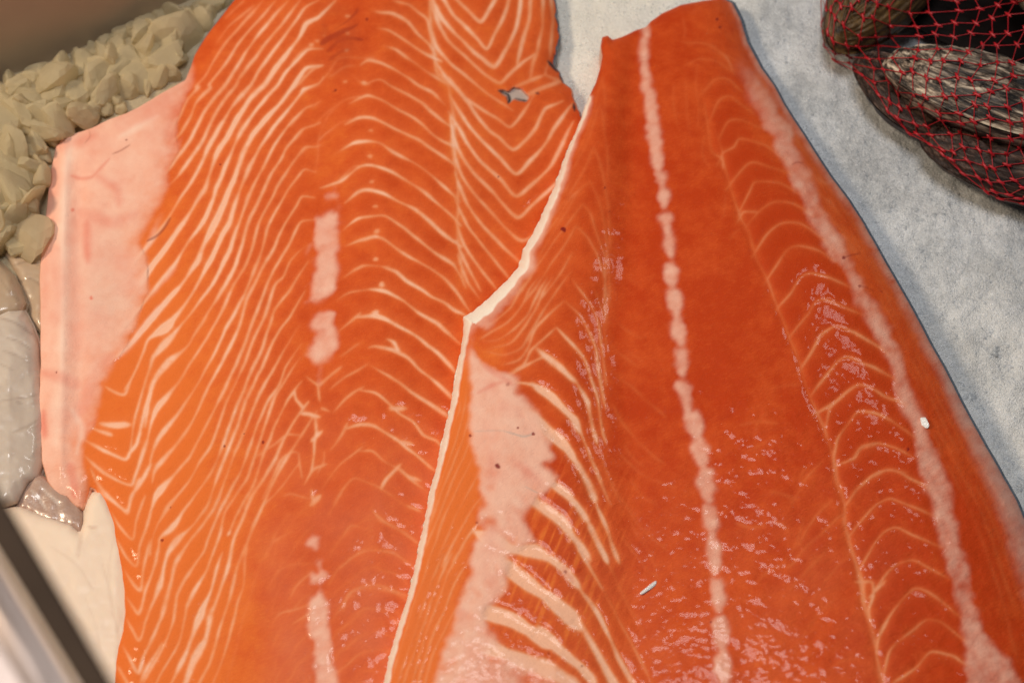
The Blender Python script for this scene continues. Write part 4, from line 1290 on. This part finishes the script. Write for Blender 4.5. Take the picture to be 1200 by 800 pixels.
while len(spots) < 200 and tries < 20000:
    tries += 1
    x = rc.uniform(-140, 285); y = rc.uniform(-90, 285)
    wall_y = 80 - 0.42 * x + 4        # foot of the steel wall as seen
    r = (32 - 22 * min(1, tries / 6000)) * rc.uniform(0.75, 1.1)
    d = f1d(x, y)
    if d > -(r * 0.72) or y - 0.95 * r < wall_y: continue
    if x > 40 and y > 240: continue
    if any(math.hypot(x - a, y - b) < 0.28 * (r + c) for a, b, c in spots): continue
    spots.append((x, y, r))
for x, y, r in spots:
    R = r * 0.00043
    o = bpy.data.objects.new('ice_chunk', chunks[rc.randrange(7)])
    col.objects.link(o)
    zb = float(ice_height(np.array(x), np.array(y)))
    heap = 0.006 * max(0.0, min(1.0, (150 - x) / 150))
    p = at(x, y, zb + heap + R * 0.2)
    o.location = p
    o.scale = (R * rc.uniform(0.8, 1.5), R * rc.uniform(0.8, 1.5), R * rc.uniform(0.7, 1.2))
    o.rotation_euler = (rc.uniform(0, 6.3), rc.uniform(0, 6.3), rc.uniform(0, 6.3))
    M_ = Matrix.LocRotScale(o.location, o.rotation_euler, o.scale)
    k0 = len(heap_v)
    heap_v += [M_ @ v.co for v in o.data.vertices]
    heap_f += [[k0 + i for i in p_.vertices] for p_ in o.data.polygons]
    tag(o, 'lump of crushed ice in the tan heap between steel wall and pink belly flap', 'ice lump', 'ice lumps heaped by the steel wall')

def bit_template(seed, sub):
    me = chunk_mesh(seed, 9, 16.0, sub)
    v = np.empty(len(me.vertices) * 3, np.float32); me.vertices.foreach_get('co', v)
    f = np.array([list(p.vertices) for p in me.polygons])
    bpy.data.meshes.remove(me)
    return v.reshape(-1, 3), f
def shards(name, pts, rad, rnd, big):
    """thousands of small melted ice bits, one mesh; the larger ones get more faces"""
    T = [[bit_template(700 + k, 1) for k in range(6)], [bit_template(720 + k, 2) for k in range(6)]]
    V = []; F = []; cnt = []; n0 = 0
    for p, r, bg in zip(pts, rad, big):
        tv, tf = T[int(bg)][rnd.randrange(6)]
        M = np.array(Matrix.Rotation(rnd.uniform(0, 6.3), 3, Vector((rnd.gauss(0, 1), rnd.gauss(0, 1), rnd.gauss(0, 1))).normalized()))
        V.append((tv * r * np.array([1, rnd.uniform(.6, 1), rnd.uniform(.6, 1)])) @ M.T + p)
        F.append(tf + n0); n0 += len(tv); cnt.append(len(tv))
    return clear_mesh(name, np.concatenate(V), np.concatenate(F)), np.array(cnt)
rg = random.Random(9)
gp = []; gr = []; gs = []; gt = []
while len(gp) < 24000:
    x = rg.uniform(630, 1330); y = rg.uniform(-120, 700)
    if y > 20 and x < 0.52 * y + 850:
        if not (x < 705 and y < 125): continue
    r = 0.0007 + 0.0017 * rg.random() ** 1.6 + 0.0022 * rg.random() ** 14
    gp.append((x, y)); gr.append(r); gs.append(min(1, max(0, rg.gauss(0.45, 0.13) + 1.0 * float(fbm(np.array(x), np.array(y), 30, 33, 3))))); gt.append(0.0)
heap = BVHTree.FromPolygons(heap_v, heap_f)
hz = {}
while len(gp) < 24001:
    x = rg.uniform(-160, 290); y = rg.uniform(-80, 300)
    if y < 92 - 0.44 * x or f1d(x, y) > -9 or (y > 250): continue
    d_ = (Vector(at(x, y, 0.0)) - Vector(CAM)).normalized()
    h_ = heap.ray_cast(Vector(CAM), d_)
    if h_[0] is not None: hz[len(gp)] = h_[0] + d_ * 0.0008
    gp.append((x, y)); gr.append(0.0012 + 0.0040 * rg.random() ** 2.0); gs.append(rg.random()); gt.append(1.0)
gxy = np.array(gp)
gz = ice_height(gxy[:, 0], gxy[:, 1]) - np.array(gr) * 0.52
gw = at(gxy[:, 0], gxy[:, 1], gz)
for k_, p_ in hz.items(): gw[k_] = p_
gme, gcnt = shards('ice_grains', gw, gr, rg, [t > 0.5 and q > 0.0022 for t, q in zip(gt, gr)])
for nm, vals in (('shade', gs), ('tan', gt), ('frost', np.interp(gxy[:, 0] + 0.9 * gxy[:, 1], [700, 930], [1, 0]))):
    a_ = gme.attributes.new(nm, 'FLOAT', 'POINT')
    a_.data.foreach_set('value', np.repeat(np.array(vals, np.float32), gcnt))
GRAINS, nt, b = new_mat('ice_grains')
c = ramp(nt, attr(nt, 'shade'), [(0.0, (0.60, 0.63, 0.66)), (0.5, (0.80, 0.82, 0.85)), (1.0, (0.98, 0.98, 0.99))])
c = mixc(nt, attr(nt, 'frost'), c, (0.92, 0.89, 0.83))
c = mixc(nt, attr(nt, 'tan'), c, ramp(nt, attr(nt, 'shade'), [(0.0, (0.66, 0.51, 0.30)), (1.0, (0.84, 0.69, 0.45))]))
nt.links.new(c, b.inputs['Base Color'])
b.inputs['Roughness'].default_value = 0.12
b.inputs['IOR'].default_value = 1.31
translucent(GRAINS, (0.92, 0.94, 0.97), 0.3, 0.42)
b.inputs['Specular IOR Level'].default_value = 1.0
g = link('ice_grains', gme, GRAINS)
tag(g, 'small clear grains of crushed ice glittering across the ice bed', None, None, 'stuff')

# ------------------------------------------------------------------ shells in a red net
def shell_material(name, stops, scale=(6, 40, 10), cell=1.0):
    m, nt, b = new_mat(name)
    tc = nt.nodes.new('ShaderNodeTexCoord')
    mp = nt.nodes.new('ShaderNodeMapping')
    mp.inputs['Scale'].default_value = scale
    nt.links.new(tc.outputs['Generated'], mp.inputs['Vector'])
    n = nt.nodes.new('ShaderNodeTexNoise'); n.inputs['Scale'].default_value = cell; n.inputs['Detail'].default_value = 6; n.inputs['Roughness'].default_value = 0.72; n.inputs['Distortion'].default_value = 0.6
    nt.links.new(mp.outputs[0], n.inputs['Vector'])
    c = ramp(nt, n.outputs['Fac'], stops)
    nt.links.new(c, b.inputs['Base Color'])
    b.inputs['Roughness'].default_value = 0.34
    b.inputs['Specular IOR Level'].default_value = 0.3
    bump(nt, b, n.outputs['Fac'], 0.6, 0.002)
    return m
SH_STREAK = shell_material('streaked_shell', [(0.40, (0.006, 0.005, 0.005)), (0.47, (0.055, 0.042, 0.033)), (0.54, (0.25, 0.19, 0.145)), (0.66, (0.80, 0.70, 0.55))], (3.0, 10, 7))
SH_BROWN = shell_material('brown_shell', [(0.35, (0.012, 0.008, 0.005)), (0.5, (0.09, 0.050, 0.018)), (0.72, (0.21, 0.13, 0.05))], (3, 5, 6))
SH_DARK = shell_material('dark_shell', [(0.36, (0.004, 0.003, 0.003)), (0.52, (0.040, 0.020, 0.015)), (0.68, (0.20, 0.125, 0.095))], (4, 16, 8))

HOLLOW_BLACK = plain('hollow_black', (0.006, 0.004, 0.004), 0.6, 0, 90, 0.4, 0.3)  # near-black filler colour, painted shade for the hollow between the shells
HOLLOW_BLACK.node_tree.nodes['Principled BSDF'].inputs['Specular IOR Level'].default_value = 0.05
def valve_mesh(a, b, c, sign, seed, nr=26, nt_=72):
    th = np.linspace(0, 2 * np.pi, nt_, endpoint=False)
    # outline of a long bivalve, umbo near the narrow end
    ox = a * np.cos(th)
    oy = b * np.sin(th) * (1 + 0.22 * np.cos(th)) + 0.10 * b * np.cos(th)
    rr = np.linspace(0.0, 1.0, nr + 1)[1:]
    umbo = np.array([-0.72 * a, 0.12 * b])
    V = [[umbo[0], umbo[1], sign * c * 0.62]]
    for r in rr:
        x = umbo[0] * (1 - r) + ox * r; y = umbo[1] * (1 - r) + oy * r
        # dome measured from the middle of the valve
        q = np.clip((x / a) ** 2 + (y / (b * (1 + 0.22 * x / a))) ** 2, 0, 1)
        z = c * (1 - q) ** 0.55
        ridge = 0.030 * c * np.sin(r * 46 + 2.5 * n2(th * 3, th * 0 + r * 4, 1.3, seed)) + 0.10 * c * fbm(th * 4 + r * 2, th * 0 + r * 7, 1.0, seed, 3)
        fade = np.clip((1 - r) * 12, 0, 1)
        z = (z + ridge * fade) * sign
        if r == 1.0: z = z * 0 + sign * 0.0004
        for k in range(nt_): V.append([x[k], y[k], z[k]])
    F = []
    for k in range(nt_):
        k2 = (k + 1) % nt_
        t = [0, 1 + k, 1 + k2]
        F.append(t if sign > 0 else t[::-1])
    for i in range(nr - 1):
        for k in range(nt_):
            k2 = (k + 1) % nt_
            t = [1 + i * nt_ + k, 1 + (i + 1) * nt_ + k, 1 + (i + 1) * nt_ + k2, 1 + i * nt_ + k2]
            F.append(t if sign > 0 else t[::-1])
    me = bpy.data.meshes.new('valve')
    me.from_pydata([tuple(v) for v in V], [], F)
    me.polygons.foreach_set('use_smooth', [True] * len(F))
    me.update()
    return me

def shell(label, px, py, z, ang, a, b, c, tilt, roll, mat, seed):
    p = at(px, py, z)
    t = thing('shell', tuple(p), label, 'shell', 'shells inside the red net bag')
    t.rotation_euler = (roll, tilt, math.radians(ang))
    bpy.context.view_layer.update()
    for sgn in (1, -1):
        o = link('valve', valve_mesh(a, b, c * (1.0 if sgn > 0 else 0.9), sgn, seed + (sgn > 0)), mat)
        o.parent = t
    return t
K = 0.00042
SHELLS = [
    shell('large shell with cream and black streaks in the middle of the net', 1152, 112, 0.036, -22, 132 * K, 72 * K, 46 * K, 0.05, -0.35, SH_STREAK, 3),
    shell('smooth brown shell at the left end of the net bag', 1030, -12, 0.030, 50, 118 * K, 62 * K, 42 * K, -0.1, 0.35, SH_BROWN, 8),
    shell('dark shell lowest in the net, touching the ice', 1176, 190, 0.018, -20, 108 * K, 54 * K, 36 * K, 0.06, 0.0, SH_DARK, 13),
    shell('dark reddish shell under the streaked one, beside the ice', 1062, 112, 0.018, -48, 84 * K, 50 * K, 32 * K, 0.05, -0.1, SH_DARK, 17),
    shell('pale streaked shell in the upper right corner of the net', 1236, -4, 0.042, -52, 96 * K, 50 * K, 36 * K, 0.1, -0.2, SH_STREAK, 23),
    shell('nearly black filler standing for the shade in the hollow between the other shells', 1150, 20, 0.010, -18, 120 * K, 70 * K, 14 * K, 0.0, 0.0, HOLLOW_BLACK, 31),
]
bpy.context.view_layer.update()
# envelope of the shells for the net
bv_v = []; bv_f = []
for t in SHELLS[:5]:
    for o in t.children:
        M = o.matrix_world
        k0 = len(bv_v)
        bv_v += [M @ v.co for v in o.data.vertices]
        bv_f += [[k0 + i for i in p.vertices] for p in o.data.polygons]
tree = BVHTree.FromPolygons(bv_v, bv_f)
def top_z(x, y):
    best = 0.0
    for dx, dy in ((0, 0), (.0025, 0), (-.0025, 0), (0, .0025), (0, -.0025)):
        h = tree.ray_cast(Vector((x + dx, y + dy, 0.3)), Vector((0, 0, -1)))
        if h[0] is not None: best = max(best, h[0].z)
    return best
EDGE = [(962, -60), (962, 0), (963, 30), (966, 55), (975, 70), (990, 76), (1003, 82), (1026, 102), (1032, 118), (1047, 140), (1066, 157), (1088, 168), (1111, 186), (1131, 206), (1152, 223), (1174, 234), (1200, 239), (1240, 240), (1290, 238)]
INNER = [(1110, -90), (1125, -70), (1140, -50), (1160, -40), (1180, -30), (1200, -24), (1215, -18), (1230, -10), (1240, 0), (1250, 10), (1262, 22), (1275, 34), (1290, 48), (1300, 62), (1312, 76), (1325, 90), (1340, 105), (1365, 125), (1400, 150)]
EDGE = np.array(EDGE, float); INNER = np.array(INNER, float)
el = np.concatenate([[0], np.cumsum(np.linalg.norm(np.diff(EDGE, axis=0), axis=1))]); el /= el[-1]
def net_px(v, s):
    e = np.array([np.interp(v, el, EDGE[:, 0]), np.interp(v, el, EDGE[:, 1])])
    i = np.array([np.interp(v, el, INNER[:, 0]), np.interp(v, el, INNER[:, 1])])
    return e * (1 - s) + i * s
NV, NU = 36, 18
knots = {}
CV = Vector(CAM)
def over(p, lift):
    """the point of the net that lies over the shells on the way to p"""
    d = (p - CV); L = d.length; d.normalize()
    h = tree.ray_cast(CV, d)
    if h[0] is not None and h[3] < L + 0.004:
        return h[0] - d * lift
    return p
def surf(v, s):
    px, py = net_px(v, s)
    z = 0.005 + 0.034 * min(1.0, s * 3.0) ** 0.7
    p = Vector(at(px, py, z))
    d = (p - CV).normalized()
    h = tree.ray_cast(CV, d)
    if h[0] is not None and h[0].z > z - 0.022:
        return h[0] - d * 0.0014
    return p
rn = random.Random(21)
for j in range(NU):
    s0 = (j / (NU - 1)) ** 1.35
    for i in range(NV + 1):
        if (i + j) % 2: continue
        v = min(1, max(0, i / NV + rn.uniform(-.012, .012) - 0.004 * j))
        knots[i, j] = (v, min(1, max(0, s0 + rn.uniform(-.016, .016) * (j > 0))))
cache = {k: surf(*q) for k, q in knots.items()}
def tube(bm, pts, r, n=5):
    rings = []
    for k, p in enumerate(pts):
        d = (pts[min(k + 1, len(pts) - 1)] - pts[max(k - 1, 0)])
        if d.length < 1e-9: d = Vector((1, 0, 0))
        q = d.to_track_quat('Z', 'Y')
        rr = r[k] if isinstance(r, list) else r
        rings.append([bm.verts.new(p + q @ Vector((rr * math.cos(2 * math.pi * a / n), rr * math.sin(2 * math.pi * a / n), 0))) for a in range(n)])
    for A_, B_ in zip(rings, rings[1:]):
        for a in range(n):
            bm.faces.new((A_[a], A_[(a + 1) % n], B_[(a + 1) % n], B_[a]))
    bm.faces.new(rings[0][::-1]); bm.faces.new(rings[-1])
bmt = bmesh.new(); bmk = bmesh.new()
def strand(a, b):
    va, vb = knots[a], knots[b]
    pts = []
    for t in (0, 0.25, 0.5, 0.75, 1.0):
        lin = cache[a].lerp(cache[b], t)
        pts.append(over(lin, 0.0008) if 0 < t < 1 else lin)
    tube(bmt, pts, [.0004, .00026, .00021, .00026, .0004])
for (i, j) in knots:
    for di in (-1, 1):
        if (i + di, j + 1) in knots: strand((i, j), (i + di, j + 1))
    if j == 0 and (i + 2, 0) in knots: strand((i, 0), (i + 2, 0))
    c = cache[i, j]
    nb = [cache[k] for k in ((i + 1, j + 1), (i - 1, j + 1), (i + 1, j - 1), (i - 1, j - 1)) if k in cache]
    up = [cache[k] for k in ((i + 1, j + 1), (i - 1, j + 1)) if k in cache]
    d = ((up[0] - c).normalized() if up else Vector((1, 0, 0)))
    if len(up) == 2: d = (up[0] - up[1]).normalized()
    elif len(nb) >= 2: d = (nb[0] - nb[-1]).normalized()
    L = 0.0026
    tube(bmk, [c - d * L, c - d * L * 0.5, c, c + d * L * 0.5, c + d * L], [.0003, .0007, .0008, .0007, .0003], 6)
NET = plain('red_net_twine', (0.40, 0.006, 0.014), 0.4, 0, 300, 0.3, 0.1)
rootn = thing('net_bag', tuple(at(1100, 150, 0.004)), 'red knotted mesh net bag stretched over the dark shells', 'net bag')
for nm, bm in (('twine', bmt), ('knots', bmk)):
    me = bpy.data.meshes.new(nm); bm.to_mesh(me); bm.free()
    me.polygons.foreach_set('use_smooth', [True] * len(me.polygons))
    o = link(nm, me, NET, rootn)
    if nm == 'knots': o['kind'] = 'stuff'

# ------------------------------------------------------------------ steel counter wall and front rail
def prism(name, profile, p0, p1, mat, parent=None, up=Vector((0, 0, 1)), bev=0.0):
    """profile (across, up) swept from p0 to p1"""
    p0, p1 = Vector(p0), Vector(p1)
    d = (p1 - p0).normalized(); ac = d.cross(up).normalized(); uu_ = ac.cross(d)
    bm = bmesh.new()
    A_ = [bm.verts.new(p0 + ac * x + uu_ * z) for x, z in profile]
    B_ = [bm.verts.new(p1 + ac * x + uu_ * z) for x, z in profile]
    n = len(profile)
    for k in range(n): bm.faces.new((A_[k], A_[(k + 1) % n], B_[(k + 1) % n], B_[k]))
    bm.faces.new(A_[::-1]); bm.faces.new(B_)
    bmesh.ops.recalc_face_normals(bm, faces=bm.faces[:])
    if bev: bmesh.ops.bevel(bm, geom=[e for e in bm.edges if abs((e.verts[0].co - e.verts[1].co).normalized().dot(d)) > 0.99], offset=bev, segments=4, profile=0.5, affect='EDGES')
    me = bpy.data.meshes.new(name); bm.to_mesh(me); bm.free()
    return link(name, me, mat, parent)
STEEL = plain('dull_steel', (0.52, 0.42, 0.32), 0.6, 0.15, 14, 0.25, 0.05, 0.0005)
LIP = plain('bright_steel', (0.40, 0.32, 0.29), 0.38, 0.4, 20, 0.2, 0.03, 0.0004)
DARKRAIL = plain('dark_rail', (0.050, 0.034, 0.025), 0.8, 0.0, 60, 0.3, 0.05)  # one dark tone for the strip beside the steel lip
DARKRAIL.node_tree.nodes['Principled BSDF'].inputs['Specular IOR Level'].default_value = 0.1
rw = thing('steel_wall', tuple(at(60, 50, 0.0)), 'dull brown steel side of the counter behind the heaped ice', 'counter wall')
prism('plate', [(0, -0.01), (0.004, -0.01), (0.004, 0.065), (0, 0.065)], at(-400, 284, 0.0), at(520, -139, 0.0), STEEL, rw, bev=0.001)

ZR = 0.34
rr_ = thing('counter_rail', tuple(at(60, 740, ZR)), 'blurred steel counter rail with dark strip crossing the lower left corner', 'counter rail')
def ext(a, b, f0, f1):
    a = Vector(a); b = Vector(b); return a + (b - a) * f0, a + (b - a) * f1
U0, U1 = ext(at(0, 578, ZR), at(126, 791, ZR), -1.2, 2.2)
M0, M1 = ext(at(0, 652, ZR), at(88, 797, ZR), -1.5, 2.6)
def slab(name, a0, a1, b0, b1, th, mat, parent, bev):
    """a bar whose upper face runs between two lines"""
    bm = bmesh.new()
    dz = Vector((0, 0, -th))
    vs = [bm.verts.new(v) for v in (a0, a1, b1, b0, a0 + dz, a1 + dz, b1 + dz, b0 + dz)]
    for f in ((0, 1, 2, 3), (7, 6, 5, 4), (0, 4, 5, 1), (1, 5, 6, 2), (2, 6, 7, 3), (3, 7, 4, 0)):
        bm.faces.new([vs[i] for i in f])
    bmesh.ops.recalc_face_normals(bm, faces=bm.faces[:])
    bmesh.ops.bevel(bm, geom=bm.edges[:], offset=bev, segments=3, profile=0.5, affect='EDGES')
    me = bpy.data.meshes.new(name); bm.to_mesh(me); bm.free()
    me.polygons.foreach_set('use_smooth', [True] * len(me.polygons))
    return link(name, me, mat, parent)
slab('dark_strip', U0, U1, M0, M1, 0.006, DARKRAIL, rr_, 0.0012)
off = (Vector(M0) - Vector(U0)); off = off - (M1 - M0).normalized() * off.dot((M1 - M0).normalized()); off.normalize()
slab('steel_lip', M0 + off * 0.0012, M1 + off * 0.0012, M0 + off * 0.06, M1 + off * 0.06, 0.006, LIP, rr_, 0.0012)
bmb = bmesh.new()
tube(bmb, [M0 + off * 0.006 + Vector((0, 0, 0.0)), M1 + off * 0.006 + Vector((0, 0, 0.0))], 0.003, 20)
me = bpy.data.meshes.new('bead'); bmb.to_mesh(me); bmb.free()
me.polygons.foreach_set('use_smooth', [True] * len(me.polygons))
link('bead', me, LIP, rr_)

# ------------------------------------------------------------------ small flecks on the upper fillet
def h2_at(x, y):
    i = int((x - s2.x0) / s2.step); j = int((y - s2.y0) / s2.step)
    return float(h2[j, i])
def fleck(name, label, x, y, sx, sy, sz, rz, mat, seed):
    o = bpy.data.objects.new(name, chunk_mesh(seed, 12))
    o.data.materials.clear(); o.data.materials.append(mat)
    col.objects.link(o)
    o.location = at(x, y, h2_at(x, y) + sz * 0.3)
    o.scale = (sx, sy, sz); o.rotation_euler = (0, 0, rz)
    return tag(o, label, 'ice chip')
CHIP = plain('white_ice_chip', (0.85, 0.84, 0.82), 0.15, 0, 400, 0.1, 0.2)
fleck('ice_chip', 'tiny white ice chip resting on the pale fat band of the upper fillet', 1083, 494, 0.0017, 0.0036, 0.0014, 0.3, CHIP, 301)
fleck('ice_sliver', 'clear ice sliver lying left of the centre fat line on the upper fillet', 761, 688, 0.0048, 0.0015, 0.0010, 0.65, GRAIN, 305)
